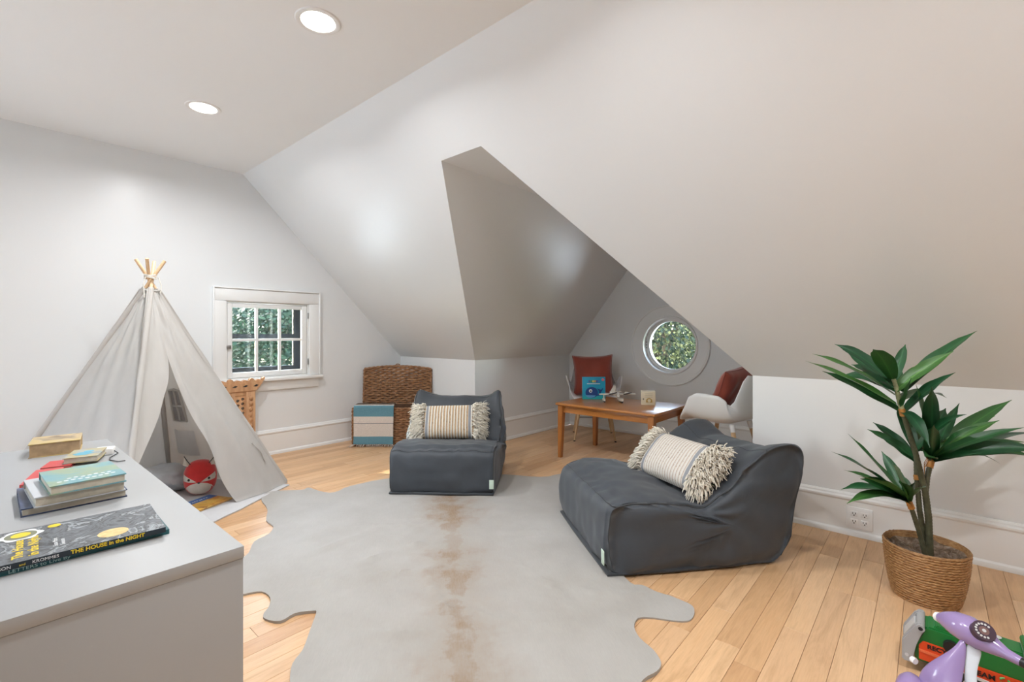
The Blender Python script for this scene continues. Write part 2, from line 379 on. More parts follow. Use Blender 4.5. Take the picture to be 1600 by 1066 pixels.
M_HINGE = mat_flat('hinge_metal', (.35, .34, .33), .35, .1, metal=.9)
for zz in (z0+.13, z1-.11): tube('hinge', [(x1-.006, -.008, zz-.028), (x1-.006, -.008, zz+.028)], .006, M_HINGE, w1)
box('latch', (sx0-.012, -.016, .965), (sx0+.022, .004, .995), M_HINGE, w1, .003)
# dark storm sash outside the casement
sto = MB(); d0, d1 = .105, .125
sto.box((x0+.012, d0, z0+.012), (x1-.012, d1, z0+.095)); sto.box((x0+.012, d0, z1-.03), (x1-.012, d1, z1-.012))
sto.box((x0+.012, d0, z0+.095), (x0+.03, d1, z1-.03)); sto.box((x1-.10, d0, z0+.095), (x1-.012, d1, z1-.03)); sto.box((x0+.03, d0, zm+.012), (x1-.10, d1, zm+.052))
sto.build('storm_sash', M_DARK, w1)
box('storm_pane', (x0+.03, .114, z0+.095), (x1-.10, .116, z1-.03), M_PANE, w1)

# round window in the dormer (window_2)
w2 = tag(link(bpy.data.objects.new('window_2', None)), kind='structure'); w2.location = (XD, RWY, RWZ)
def ring(name, prof, mat, seg=72):
    """prof: (radius, depth into the room)"""
    V, Fc = [], []
    for (r, d) in prof:
        for k in range(seg):
            a = 2*pi*k/seg; V.append((-d, r*cos(a), r*sin(a)))
    n = len(prof)
    for i in range(n):
        j = (i+1) % n
        for k in range(seg):
            k2 = (k+1) % seg; Fc.append((i*seg+k, i*seg+k2, j*seg+k2, j*seg+k))
    return mesh_obj(name, V, Fc, mat, w2, smooth=True, angle=30)
ring('casing', [(.300, .0), (.300, .020), (.400, .020), (.408, .026), (.418, .026), (.422, .0)], M_TRIM)
ring('stop_bead', [(.282, -.06), (.282, .026), (.290, .034), (.302, .034), (.306, .020), (.300, -.06)], M_WHITE)
ring('jamb', [(.270, -.16), (.282, -.06), (.300, -.06), (.300, -.16)], M_TRIM)
ring('sash', [(.250, -.085), (.250, -.062), (.262, -.050), (.283, -.050), (.283, -.085)], M_WHITE)
gl = [(0, .25*cos(2*pi*k/64), .25*sin(2*pi*k/64)) for k in range(64)]
mesh_obj('pane', [(.072, a, b) for _, a, b in gl] + [(.076, a, b) for _, a, b in gl], [tuple(range(64)), tuple(range(127, 63, -1))], M_PANE, w2)
for s in (-1, 1):
    for dz in (-.03, 0, .03): tube('sash_bolt', [(.040, s*.272, dz), (.048, s*.272, dz)], .006, M_HINGE, w2, 8)

# recessed ceiling lamps
lampspots = [(1.000, 2.03, 'round recessed ceiling lamp, the larger one nearer the camera'), (.917, 3.335, 'round recessed ceiling lamp nearer the gable wall, above the play tent'),
             (.96, .74, 'round recessed ceiling lamp just above the top edge of the picture'), (.96, -.55, 'round recessed ceiling lamp out of frame behind the camera')]
M_REFL = mat_flat('lamp_reflector', (.9, .89, .86), .3, .01)
for (lx, ly, lab) in lampspots:
    t = thing('recessed_lamp', lab or 'round recessed ceiling lamp out of frame above the camera', 'ceiling lamp', (lx, ly, ZC), 0, 'recessed ceiling lamps')
    lathe('trim_ring', [(.072, .0), (.072, -.004), (.078, -.006), (.092, -.005), (.0955, -.0005)], M_WHITE, t, 48)
    lathe('reflector', [(.072, -.004), (.070, -.001), (.068, -.0002)], M_REFL, t, 48)
    lathe('lens', [(.0695, -.0045), (.045, -.007), (.02, -.008), (.0005, -.008)], M_LENS, t, 48)
    ld = bpy.data.lights.new('lamp_light', 'AREA'); ld.shape = 'DISK'; ld.size = .13; ld.energy = LAMP_W; ld.color = (.965, .98, 1); ld.spread = radians(165)
    lo = link(bpy.data.objects.new('lamp_light', ld), t); lo.location = (0, 0, -.012)
# ---------------------------------------------------------------- cowhide rug
RUG = [(1.272, 3.359), (1.344, 3.394), (1.487, 3.271), (1.548, 3.285), (1.563, 3.146), (1.617, 3.046), (1.759, 3.086), (2.008, 3.048), (2.256, 2.909), (2.484, 2.725), (2.690, 2.442), (2.819, 2.200), (3.024, 2.139), (3.084, 1.972), (2.848, 1.692), (2.396, 1.382), (2.017, 1.128), (1.893, 0.981), (1.907, 0.934), (1.900, 0.866), (1.907, 0.778), (1.895, 0.710), (1.838, 0.684), (1.786, 0.689), (1.751, 0.734), (1.718, 0.796), (1.677, 0.836), (1.609, 0.818), (1.563, 0.772), (1.536, 0.707), (1.498, 0.665), (1.446, 0.657), (1.384, 0.673), (1.282, 0.664), (1.152, 0.644), (1.049, 0.701), (1.013, 0.801), (0.860, 0.944), (0.741, 1.094), (0.645, 1.158), (0.606, 1.293), (0.620, 1.414), (0.652, 1.510), (0.689, 1.576), (0.744, 1.622), (0.806, 1.700), (0.871, 1.785), (0.873, 1.809), (0.817, 1.846), (0.758, 1.839), (0.728, 1.904), (0.738, 1.942), (0.769, 1.972), (0.800, 2.039), (0.796, 2.115), (0.742, 2.147), (0.676, 2.172), (0.672, 2.271), (0.743, 2.390), (0.825, 2.477), (0.887, 2.524), (0.956, 2.640), (1.051, 2.697), (1.106, 2.775), (1.116, 2.900), (1.194, 3.083), (1.228, 3.264)]
# spine of the hide: from the neck (far) to the tail (near)
SP_A = Vector((2.12, 2.42)); SP_B = Vector((1.0, 1.10)); SPD = (SP_B-SP_A).normalized(); SPN = Vector((-SPD.y, SPD.x))
def mat_hide():
    m, nt, b = new_mat('cowhide'); pos = nt.nodes.new('ShaderNodeNewGeometry').outputs['Position']
    ang = math.atan2(SPD.y, SPD.x)
    mp0 = nt.nodes.new('ShaderNodeVectorMath'); mp0.operation = 'SUBTRACT'; mp0.inputs[1].default_value = (SP_A.x, SP_A.y, 0); nt.links.new(pos, mp0.inputs[0])
    vr = nt.nodes.new('ShaderNodeVectorRotate'); vr.rotation_type = 'Z_AXIS'; vr.inputs['Angle'].default_value = -ang; nt.links.new(mp0.outputs[0], vr.inputs['Vector'])
    sp = nt.nodes.new('ShaderNodeSeparateXYZ'); nt.links.new(vr.outputs[0], sp.inputs[0])
    n1 = tex_noise(nt, vr.outputs[0], 3.2, 5, .6); n2 = tex_noise(nt, mapping(nt, vr.outputs[0], (9, 60, 30)).outputs[0], 3, 4, .7); n3 = tex_noise(nt, vr.outputs[0], 9, 4, .65)
    def math_(op, a, c=None, v=None, cl=False):
        n = nt.nodes.new('ShaderNodeMath'); n.operation = op; n.use_clamp = cl; nt.links.new(a, n.inputs[0])
        if c is not None: nt.links.new(c, n.inputs[1])
        if v is not None: n.inputs[1].default_value = v
        return n.outputs[0]
    ax = math_('ABSOLUTE', sp.outputs['Y'])
    wob = math_('MULTIPLY', math_('SUBTRACT', n3.outputs['Fac'], v=.5), v=.34)
    edge = math_('ADD', ax, wob)
    near_neck = ramp(nt, math_('MULTIPLY', sp.outputs['X'], v=.55), [(0, (1, 1, 1)), (.20, (1,)*3), (.29, (.35,)*3), (.37, (.18,)*3), (.46, (.55,)*3), (.58, (.6,)*3), (.7, (.3,)*3), (.8, (.6,)*3), (1, (.5,)*3)])
    band = ramp(nt, edge, [(0, (1, 1, 1)), (.08, (.85,)*3), (.15, (.35,)*3), (.26, (0,)*3)])
    core = ramp(nt, edge, [(0, (1, 1, 1)), (.02, (.8,)*3), (.05, (0,)*3)])
    br = math_('MULTIPLY', math_('MULTIPLY', band.outputs[0], near_neck.outputs[0]), ramp(nt, n1.outputs['Fac'], [(.36, (.25,)*3), (.56, (1,)*3)]).outputs[0])
    br = math_('ADD', br, math_('MULTIPLY', math_('MULTIPLY', core.outputs[0], v=.7), n1.outputs['Fac']), cl=True)
    br = math_('MULTIPLY', br, ramp(nt, n2.outputs['Fac'], [(.3, (.55,)*3), (.7, (1,)*3)]).outputs[0])
    basec = ramp(nt, n1.outputs['Fac'], [(.3, (.36, .34, .31)), (.7, (.42, .405, .38))])
    mx = nt.nodes.new('ShaderNodeMixRGB'); nt.links.new(br, mx.inputs[0]); nt.links.new(basec.outputs[0], mx.inputs[1]); mx.inputs[2].default_value = (.25, .15, .072, 1)
    fine = ramp(nt, n2.outputs['Fac'], [(.3, (.93,)*3), (.7, (1,)*3)])
    mm = nt.nodes.new('ShaderNodeMixRGB'); mm.blend_type = 'MULTIPLY'; mm.inputs[0].default_value = 1; nt.links.new(mx.outputs[0], mm.inputs[1]); nt.links.new(fine.outputs[0], mm.inputs[2])
    nt.links.new(mm.outputs[0], b.inputs['Base Color']); b.inputs['Roughness'].default_value = .75; b.inputs['Sheen Weight'].default_value = .15
    add_bump(nt, b, n2.outputs['Fac'], .25, .002); return m
def build_rug():
    poly = []
    for i in range(len(RUG)):                       # Catmull-Rom through the outline
        p0, p1, p2, p3 = [Vector(RUG[(i+k) % len(RUG)]) for k in (-1, 0, 1, 2)]
        for s in range(3):
            t = s/3; poly.append(.5*((2*p1)+(p2-p0)*t+(2*p0-5*p1+4*p2-p3)*t*t+(3*p1-p0-3*p2+p3)*t**3))
    n = len(poly); pts = list(poly); g = .028
    xs_ = [p.x for p in poly]; ys_ = [p.y for p in poly]
    def inside(q):
        c = False
        for i in range(n):
            a, b = poly[i], poly[i-1]
            if (a.y > q.y) != (b.y > q.y) and q.x < (b.x-a.x)*(q.y-a.y)/(b.y-a.y)+a.x: c = not c
        return c
    x = min(xs_)
    while x < max(xs_):
        y = min(ys_)
        while y < max(ys_):
            q = Vector((x+random.uniform(-.004, .004), y+random.uniform(-.004, .004)))
            if inside(q): pts.append(q)
            y += g
        x += g
    V2, E2, F2, *_ = geometry.delaunay_2d_cdt(pts, [(i, (i+1) % n) for i in range(n)], [], 1, 1e-5)
    ridges = [((1.05, 2.05), (1.75, 1.95), .010), ((.95, 2.05), (1.5, 1.62), .012), ((1.5, 2.1), (2.15, 2.25), .006), ((1.25, 2.55), (1.7, 2.15), .006), ((1.65, 1.15), (1.9, .8), .005), ((1.2, 1.45), (1.5, .95), .006), ((1.35, 1.75), (1.12, 1.2), .008), ((1.7, 1.5), (1.55, 1.0), .006), ((1.0, 2.3), (1.5, 2.3), .007), ((1.9, 1.75), (2.2, 1.5), .005), ((.9, 1.6), (1.15, 1.25), .007)]
    V = []
    for p in V2:
        z = .004 + .0035*(noise.noise(Vector((p.x*3.1, p.y*3.1, 0)))+.6) + .002*noise.noise(Vector((p.x*9, p.y*9, 3)))
        for a, b, h in ridges:
            a, b = Vector(a), Vector(b); ab = b-a; t = max(0, min(1, (p-a).dot(ab)/ab.length_squared))
            q = a+ab*t + Vector((noise.noise(Vector((p.x*4, p.y*4, 1)))*.03, 0)); d = (p-q).length
            z += h*exp(-(d/.013)**2)*(sin(pi*min(1, max(0, .08+t*.84))))
        V.append((p.x, p.y, max(.003+(z-.003)*2.0, .003)))
    F2 = [f for f in F2 if len(f) == 3]
    # boundary thickness
    cnt = {}
    for f in F2:
        for i in range(3):
            e = (f[i], f[(i+1) % 3]); cnt[e] = 1
    N = len(V); Vb = [(x, y, .0006) for x, y, z in V]; Fa = list(F2) + [(a, b, b+N, a+N)[::-1] for (a, b) in cnt if (b, a) not in cnt] + [tuple(i+N for i in reversed(f)) for f in F2]
    o = mesh_obj('cowhide_rug', V+Vb, Fa, mat_hide(), smooth=True, angle=50)
    return tag(o, 'pale cowhide rug with a brown spine stripe lying on the wood floor', 'rug')
build_rug()

# ---------------------------------------------------------------- lounge bean bags
def mat_canvas(name, col):
    m, nt, b = new_mat(name); co = obj_co(nt); n = tex_noise(nt, co, 5, 4)
    r = ramp(nt, n.outputs['Fac'], [(.3, tuple(c*.92 for c in col)), (.7, tuple(c*1.06 for c in col))]); nt.links.new(r.outputs[0], b.inputs['Base Color'])
    b.inputs['Roughness'].default_value = .62; b.inputs['Sheen Weight'].default_value = .12
    w = nt.nodes.new('ShaderNodeTexNoise'); w.inputs['Scale'].default_value = 900; nt.links.new(co, w.inputs['Vector'])
    add_bump(nt, b, w.outputs['Fac'], .12, .001); return m
M_CANVAS = mat_canvas('charcoal_canvas', (.044, .052, .063))
M_PIPE = mat_canvas('charcoal_seam', (.036, .041, .047))
M_TAG = mat_flat('tag_cloth', (.55, .66, .55), .7)
PROF = [(.035, .0), (.010, .03), (.0, .09), (.003, .17), (.008, .245), (.014, .279), (.040, .292), (.11, .303), (.19, .305), (.28, .298), (.36, .282), (.42, .268), (.455, .266), (.49, .292), (.53, .345), (.58, .42), (.63, .50), (.67, .565), (.70, .600), (.735, .620), (.775, .622), (.815, .605), (.845, .565), (.862, .50), (.868, .42), (.866, .33), (.866, .24), (.872, .15), (.878, .08), (.872, .03), (.84, .0)]
def side_w(n): return min(1, abs(n.x)+max(0, n.z)*.6)
def bean_bag(label, loc, rz, scale=1.0, seed=0, W=.76, skew=0.0, bh=1.0, lean=0.0, taper=.06):
    t = thing('bean_bag_chair', label, 'bean bag', loc, rz, 'charcoal lounge bean bags'); t.scale = (scale,)*3
    prof = [];
    for i in range(len(PROF)):                      # refine the side outline
        a = Vector(PROF[i]); b = Vector(PROF[(i+1) % len(PROF)])
        L = (b-a).length; k = max(1, int(L/.016))
        for s in range(k): prof.append(a.lerp(b, s/k))
    for _ in range(2):
        prof = [prof[i]*.5 + (prof[i-1]+prof[(i+1) % len(prof)])*.25 for i in range(len(prof))]
    prof = [Vector((p.x + lean*max(0, p.y-.05)*max(0, min(1, (p.x-.45)/.3)) - (.06*lean*3*max(0, min(1, (p.x-.6)/.25)) if p.y < .12 else 0)*(1-p.y/.12 if p.y < .12 else 0), p.y if p.y < .27 or p.x < .45 else .27+(p.y-.27)*bh)) for p in prof]
    n = len(prof); NS = 44; V = []; Fc = []; cen = Vector((.58, .20))
    def place(b, z, s):
        """s in -1..1 across the width"""
        h = max(0, (z-.27)/.35); backness = max(0, min(1, (b-.45)/.25))
        w = W/2*(1 - taper*h*backness)
        if b < .2: w *= 1 - .03*(1-b/.2)
        sag = 0
        zt = .27+.35*bh
        if backness > 0 and z > zt-.12: sag = -.05*(1-s*s)*(z-zt+.12)/.12 + .012*s*skew + .02*nz((s*2, z, seed))
        if .1 < b < .45 and z > .22: sag = .016*(1-s*s) 
        return Vector((s*w, b, z+sag))
    for i in range(NS+1):
        s = -1 + 2*i/NS; e = min(1, (1-abs(s))/.055); rnd = 1 - .028*(1-sqrt(max(0, 1-(1-e)**2)))/1.0
        for p in prof:
            q = cen + (p-cen)*rnd; V.append(place(q.x, max(q.y, .0), s*(1 - .012*(1-e))))
    for i in range(NS):
        for k in range(n):
            k2 = (k+1) % n; Fc.append((i*n+k, i*n+k2, (i+1)*n+k2, (i+1)*n+k))
    for side, ring0 in ((-1, 0), (1, NS*n)):
        prev = [ring0+k for k in range(n)]; RN = 12
        for r in range(1, RN):
            f = (1-r/RN); cur = []
            for p in prof:
                q = cen + (p-cen)*(f*.975); v = place(q.x, max(q.y, 0), side)
                bul = .032*(1-f**3); v.x += side*bul*(1-.4*max(0, q.y-.3)/.3); cur.append(len(V)); V.append(v)
            for k in range(n):
                k2 = (k+1) % n; fc = (prev[k], prev[k2], cur[k2], cur[k]); Fc.append(fc if side < 0 else fc[::-1])
            prev = cur
        c = len(V); v = place(cen.x, cen.y, side); v.x += side*.034; V.append(v)
        for k in range(n):
            k2 = (k+1) % n; fc = (prev[k], prev[k2], c); Fc.append(fc if side < 0 else fc[::-1])
    Fc = [f[::-1] for f in Fc]
    me = bpy.data.meshes.new('tmp'); me.from_pydata([tuple(v) for v in V], [], Fc); me.update()
    N = [v.normal.copy() for v in me.vertices]; bpy.data.meshes.remove(me)
    out = []
    for v, nn in zip(V, N):
        p = Vector((v.x, v.y, v.z)); d = .014*nz(p+Vector((seed*3.1, 0, 0)), 4.5) + .006*nz(p, 13) + .005*(1-abs(nz(p+Vector((2, seed, 0)), 7))*2.2)*(.4+side_w(nn))
        up = max(0, nn.z); side = abs(nn.x); fr = max(0, -nn.y)
        # gathered ripples running off the front-top seam
        d += .0045*sin(p.x*58 + 4*nz(p, 6)+seed)*exp(-max(0, p.y-.04)/.09)*up*(p.y < .45)
        # folds fanning out of the seat/back crease on the sides
        ang = math.atan2(p.z-.262, p.y-.455); rr = sqrt((p.z-.262)**2+(p.y-.455)**2)
        d += side*.011*sin(ang*13 + 3*nz(p, 4)+seed)*exp(-rr/.20)*min(1, rr/.05)*(1 if p.y > .40 else .4)
        # slack folds on the backrest
        if p.y > .5 and p.z > .33: d += .010*sin(p.z*38 + p.x*16*(1 if seed else -1) + 5*nz(p, 3.5))*nz(p+Vector((seed, 5, 0)), 3)*1.6
        # base folds
        d += .006*sin(p.z*70+3*nz(p, 5))*exp(-max(0, p.z)/.05)*(fr+side)*min(1, p.z/.02)
        if p.z < .004: d = min(0, d)*.0
        q = v + nn*d; q.z = max(q.z, 0.0); out.append(q)
    body = mesh_obj('body', out, Fc, M_CANVAS, t, smooth=True)
    piping = MB()
    for i in (0, NS): piping.tube([out[i*n+k] for k in range(n) if prof[k].y > .02], .0032, 5)
    kf = min(range(n), key=lambda k: (prof[k]-Vector((.045, .283))).length); piping.tube([out[i*n+kf] for i in range(NS+1)], .0032, 5)
    kc = min(range(n), key=lambda k: (prof[k]-Vector((.73, .62))).length); piping.tube([out[i*n+kc] for i in range(NS+1)], .0028, 5)
    for sd in (0, NS):
        ks = [k for k in range(n) if prof[k].x < .04 and prof[k].y < .26]; ks.sort(key=lambda k: prof[k].y)
    piping.build('seam', M_PIPE, t, True)
    fl = MB(); hw = W/2-.004                          # flange of the sewn-in base
    per = [Vector((x, y, 0)) for x, y in ((-hw, .0), (-hw*.33, -.005), (hw*.33, -.004), (hw, .0), (hw+.012, .3), (hw+.014, .6), (hw-.01, .885-lean*.45), (0, .892-lean*.45), (-hw+.01, .885-lean*.45), (-hw-.014, .6), (-hw-.012, .3))]
    m_ = len(per); vv = []; ff = []
    for k, (sc_, zz) in enumerate(((.955, .0), (.982, .005), (.984, .013), (.95, .020))):
        for p in per: q = Vector((0, .43, 0)) + (p-Vector((0, .43, 0)))*sc_; q.z = zz + .003*nz(p, 7)*(k > 0); vv.append(q)
    for k in range(3):
        for j in range(m_): j2 = (j+1) % m_; ff.append((k*m_+j, k*m_+j2, (k+1)*m_+j2, (k+1)*m_+j))
    fl.add(vv, ff).build('base_flange', M_PIPE, t, True, 60)
    tagm = box('fabric_tag', (W/2-.036, -.012, .055), (W/2-.006, -.008, .115), M_TAG, t, .001)
    tagm['label'] = 'pale green fabric tag'
    return t
BAG1 = (2.055, 2.455); BAG2 = (2.10, 1.385)
bean_bag('charcoal bean bag chair facing the camera, in front of the wicker trunk', (*BAG1, .008), radians(-51.6), 1.0, 0, W=.73)
bean_bag('charcoal bean bag chair turned side-on, the larger one beside the potted plant', (*BAG2, .006), radians(-128.7), 1.05, 1, skew=1, bh=.72, lean=.22, taper=.02)

# ---------------------------------------------------------------- striped lumbar pillows with shaggy ends
def mat_stripes(name, cols, freq, half):
    m, nt, b = new_mat(name); co = obj_co(nt); sp = nt.nodes.new('ShaderNodeSeparateXYZ')
    ns = tex_noise(nt, co, 30, 2); vm = nt.nodes.new('ShaderNodeVectorMath'); vm.operation = 'MULTIPLY_ADD'; vm.inputs[1].default_value = (.004, 0, 0)
    nt.links.new(ns.outputs['Color'], vm.inputs[0]); nt.links.new(co, vm.inputs[2]); nt.links.new(vm.outputs[0], sp.inputs[0])
    mu_ = nt.nodes.new('ShaderNodeMath'); mu_.operation = 'MULTIPLY'; mu_.inputs[1].default_value = freq; nt.links.new(sp.outputs['X'], mu_.inputs[0])
    fr = nt.nodes.new('ShaderNodeMath'); fr.operation = 'FRACT'; nt.links.new(mu_.outputs[0], fr.inputs[0])
    st = ramp(nt, fr.outputs[0], cols, 'CONSTANT')
    sp2 = tex_noise(nt, mapping(nt, co, (90, 40, 40)).outputs[0], 2.5, 2, .5); spk = ramp(nt, sp2.outputs['Fac'], [(.60, (1, 1, 1)), (.68, (.35, .3, .28))])
    inb = ramp(nt, fr.outputs[0], [(0, (0, 0, 0)), (.42, (0, 0, 0)), (.43, (1, 1, 1)), (.9, (1, 1, 1)), (.91, (0, 0, 0))], 'CONSTANT')
    m1 = nt.nodes.new('ShaderNodeMixRGB'); m1.blend_type = 'MULTIPLY'; nt.links.new(inb.outputs[0], m1.inputs[0]); nt.links.new(st.outputs[0], m1.inputs[1]); nt.links.new(spk.outputs[0], m1.inputs[2])
    ab = nt.nodes.new('ShaderNodeMath'); ab.operation = 'ABSOLUTE'; nt.links.new(sp.outputs['X'], ab.inputs[0])
    eb = ramp(nt, ab.outputs[0], [(0, (0, 0, 0)), (half-.026, (1, 1, 1)), (half-.006, (0, 0, 0))], 'CONSTANT')
    m2 = nt.nodes.new('ShaderNodeMixRGB'); nt.links.new(eb.outputs[0], m2.inputs[0]); nt.links.new(m1.outputs[0], m2.inputs[1]); m2.inputs[2].default_value = (.25, .26, .28, 1)
    nt.links.new(m2.outputs[0], b.inputs['Base Color']); b.inputs['Roughness'].default_value = .85
    add_bump(nt, b, fr.outputs[0], .3, .003); return m
CR1, CR2 = (.72, .68, .60), (.66, .58, .46)
M_STR1 = mat_stripes('pillow_stripes_tan', [(0, CR1), (.30, (.17, .16, .15)), (.45, (.50, .34, .19)), (.78, (.42, .29, .17)), (.9, CR1)], 46, .175)
M_STR2 = mat_stripes('pillow_stripes_pale', [(0, (.62, .59, .54)), (.34, (.36, .33, .32)), (.46, (.52, .40, .31)), (.64, (.58, .54, .48)), (.9, (.63, .60, .55))], 52, .175)
M_WOOL = mat_flat('cream_wool_fringe', (.72, .67, .57), .9, .12, 40, sheen=.2)
def cushion_pt(u, v, w, h, th, pinch=.06):
    cx = 1 - pinch*(1-u*u)*abs(v)**3 ; cy_ = 1 - pinch*(1-v*v)*abs(u)**3
    x = u*w/2*cy_; z = v*h/2*cx
    t = th/2*(max(0, 1-abs(u)**3.2)**.55)*(max(0, 1-abs(v)**3.2)**.55)
    return x, z, t
def cushion(name, w, h, th, mat, parent, seed=0, nu=34, nv=26, pinch=.06, wr=.004):
    """front faces -y, stands on z; centred"""
    V, Fc, U = [], [], []
    for sgn in (-1, 1):
        for j in range(nv+1):
            for i in range(nu+1):
                u = -1+2*i/nu; v = -1+2*j/nv; x, z, t = cushion_pt(u, v, w, h, th, pinch)
                d = wr*nz((x*7+seed, z*7, sgn*2))*(t/(th/2)) + wr*.8*sin((x*cos(seed)+z*sin(seed+1))*45+5*nz((x*6, z*6, seed)))*max(0, nz((x*4+seed, z*4, 9)))*(t/(th/2))
                V.append(Vector((x, sgn*(t+d), z))); U.append((i/nu, j/nv))
        o = 0 if sgn < 0 else (nu+1)*(nv+1)
        for j in range(nv):
            for i in range(nu):
                a = o+j*(nu+1)+i; f = (a, a+1, a+nu+2, a+nu+1); Fc.append(f if sgn < 0 else f[::-1])
    me = mesh_obj(name, V, Fc, mat, parent, True, U)
    bm = bmesh.new(); bm.from_mesh(me.data); bmesh.ops.remove_doubles(bm, verts=bm.verts[:], dist=1e-5); bm.to_mesh(me.data); bm.free()
    me.data.polygons.foreach_set('use_smooth', [True]*len(me.data.polygons))
    return me
def lumbar(label, M, mat, seed):
    t = thing('lumbar_pillow', label, 'pillow', (0, 0, 0), 0, 'striped lumbar pillows'); t.matrix_world = M
    W_, H_, T_ = .54, .27, .13
    cushion('cover', W_, H_, T_, mat, t, seed, pinch=.03)
    rg = random.Random(seed)
    for sd in (-1, 1):
        mb = MB()
        for k in range(620):
            u = sd*rg.uniform(.66, 1.0); v = rg.uniform(-1, 1); fb = -1 if rg.random() < .72 else 1
            x, z, th = cushion_pt(u, v, W_, H_, T_, .03); p = Vector((x, fb*th, z))
            out = Vector((sd*rg.uniform(.35, 1.0), fb*rg.uniform(.25, .8)*(1-abs(u))*3+rg.uniform(-.15, .15), rg.uniform(-.75, .45)+.5*v*abs(v))).normalized()
            L = rg.uniform(.030, .058); q = p+out*L*.5+Vector((0, fb*.006, 0)); e = p+out*L+Vector((rg.uniform(-.006, .006), 0, -.010-rg.random()*.008))
            r = rg.uniform(.0018, .003)
            mb.tube([p, q, e], [r, r*1.25, r*.7], 4)
        o = mb.build('fringe', M_WOOL, t, True); tag(o, 'shaggy cream wool fringe', kind='stuff')
    return t
def frame(loc, rz, lean=0.0, roll=0.0): return Matrix.Translation(loc) @ Matrix.Rotation(rz, 4, 'Z') @ Matrix.Rotation(-lean, 4, 'X') @ Matrix.Rotation(roll, 4, 'Y')
def in_bag(loc, rz, sc, p, dz=0, lean=0, roll=0):
    B = Matrix.Translation((loc[0], loc[1], 0)) @ Matrix.Rotation(rz, 4, 'Z') @ Matrix.Scale(sc, 4)
    q = B @ Vector(p); return frame(q, rz+dz, lean, roll)
lumbar('tan striped lumbar pillow with shaggy cream ends on the far bean bag', in_bag(BAG1, radians(-51.6), 1, (-.03, .475, .415), radians(4), radians(28), radians(-1)), M_STR1, 3)
lumbar('pale striped lumbar pillow with shaggy cream ends on the bean bag near the plant', in_bag(BAG2, radians(-128.7), 1.05, (.06, .50, .400), radians(12), radians(42), radians(0)), M_STR2, 5)
# ---------------------------------------------------------------- play tent
FRp, FLp, BRp, BLp = Vector((1.486, 3.504, 0)), Vector((.454, 2.933, 0)), Vector((.987, 4.405, 0)), Vector((-.045, 3.834, 0))
APX = Vector((.72, 3.669, 1.45)); TC = Vector((.72, 3.669, 0))
def mat_cloth(name, col, tr=.35):
    m = bpy.data.materials.new(name); m.use_nodes = True; nt = m.node_tree; b = nt.nodes['Principled BSDF']; o = nt.nodes['Material Output']
    co = obj_co(nt); n = tex_noise(nt, mapping(nt, co, (3, 3, 1)).outputs[0], 6, 5); r = ramp(nt, n.outputs['Fac'], [(.3, tuple(c*.95 for c in col)), (.7, col)])
    nt.links.new(r.outputs[0], b.inputs['Base Color']); b.inputs['Roughness'].default_value = .9
    t = nt.nodes.new('ShaderNodeBsdfTranslucent'); nt.links.new(r.outputs[0], t.inputs[0]); mx = nt.nodes.new('ShaderNodeMixShader'); mx.inputs[0].default_value = tr
    nt.links.new(b.outputs[0], mx.inputs[1]); nt.links.new(t.outputs[0], mx.inputs[2]); nt.links.new(mx.outputs[0], o.inputs[0])
    add_bump(nt, b, tex_noise(nt, co, 700, 2).outputs['Fac'], .15, .001); return m
M_TENT = mat_cloth('tent_cotton', (.66, .64, .61), .35)
M_POLE = mat_wood('pole_pine', (.62, .40, .22), (.72, .50, .30), 'z', 1, .5)
M_CORD = mat_flat('cotton_cord', (.74, .71, .64), .9)
tent = thing('play_tent', 'white cotton tepee play tent on wooden poles below the sloped ceiling', 'tent', (TC.x, TC.y, 0))
def T(p): return Vector(p) - TC
poles = {}
for nm, P_ in (('FL', FLp), ('FR', FRp), ('BL', BLp), ('BR', BRp)):
    d = (APX-P_); side = {'FL': (.012, .010), 'FR': (-.012, .012), 'BL': (.012, -.012), 'BR': (-.010, -.010)}[nm]
    poles[nm] = (P_+Vector((0, 0, .012)), P_ + d*1.075 + Vector((side[0], side[1], 0))); tube('pole', [T(poles[nm][0]), T(poles[nm][1])], .0100, M_POLE, tent, 10)
for k in range(3):
    pts = [T(APX)+Vector((.03*cos(a), .03*sin(a), -.005+.009*k+.004*sin(a*2+k))) for a in [2*pi*i/20 for i in range(20)]]
    tube('lashing', pts, .004, M_CORD, tent, 6, True)
for (dx, L) in ((.035, .10), (-.030, .13)):
    tube('lashing', [T(APX)+Vector((dx, -.03, 0)), T(APX)+Vector((dx*1.4, -.035, -.05)), T(APX)+Vector((dx*1.25, -.04, -L))], .003, M_CORD, tent, 6)
HT = .945
def face_pt(P_, Q_, u, h):
    a = P_.lerp(APX, h); b = Q_.lerp(APX, h); return a.lerp(b, u)
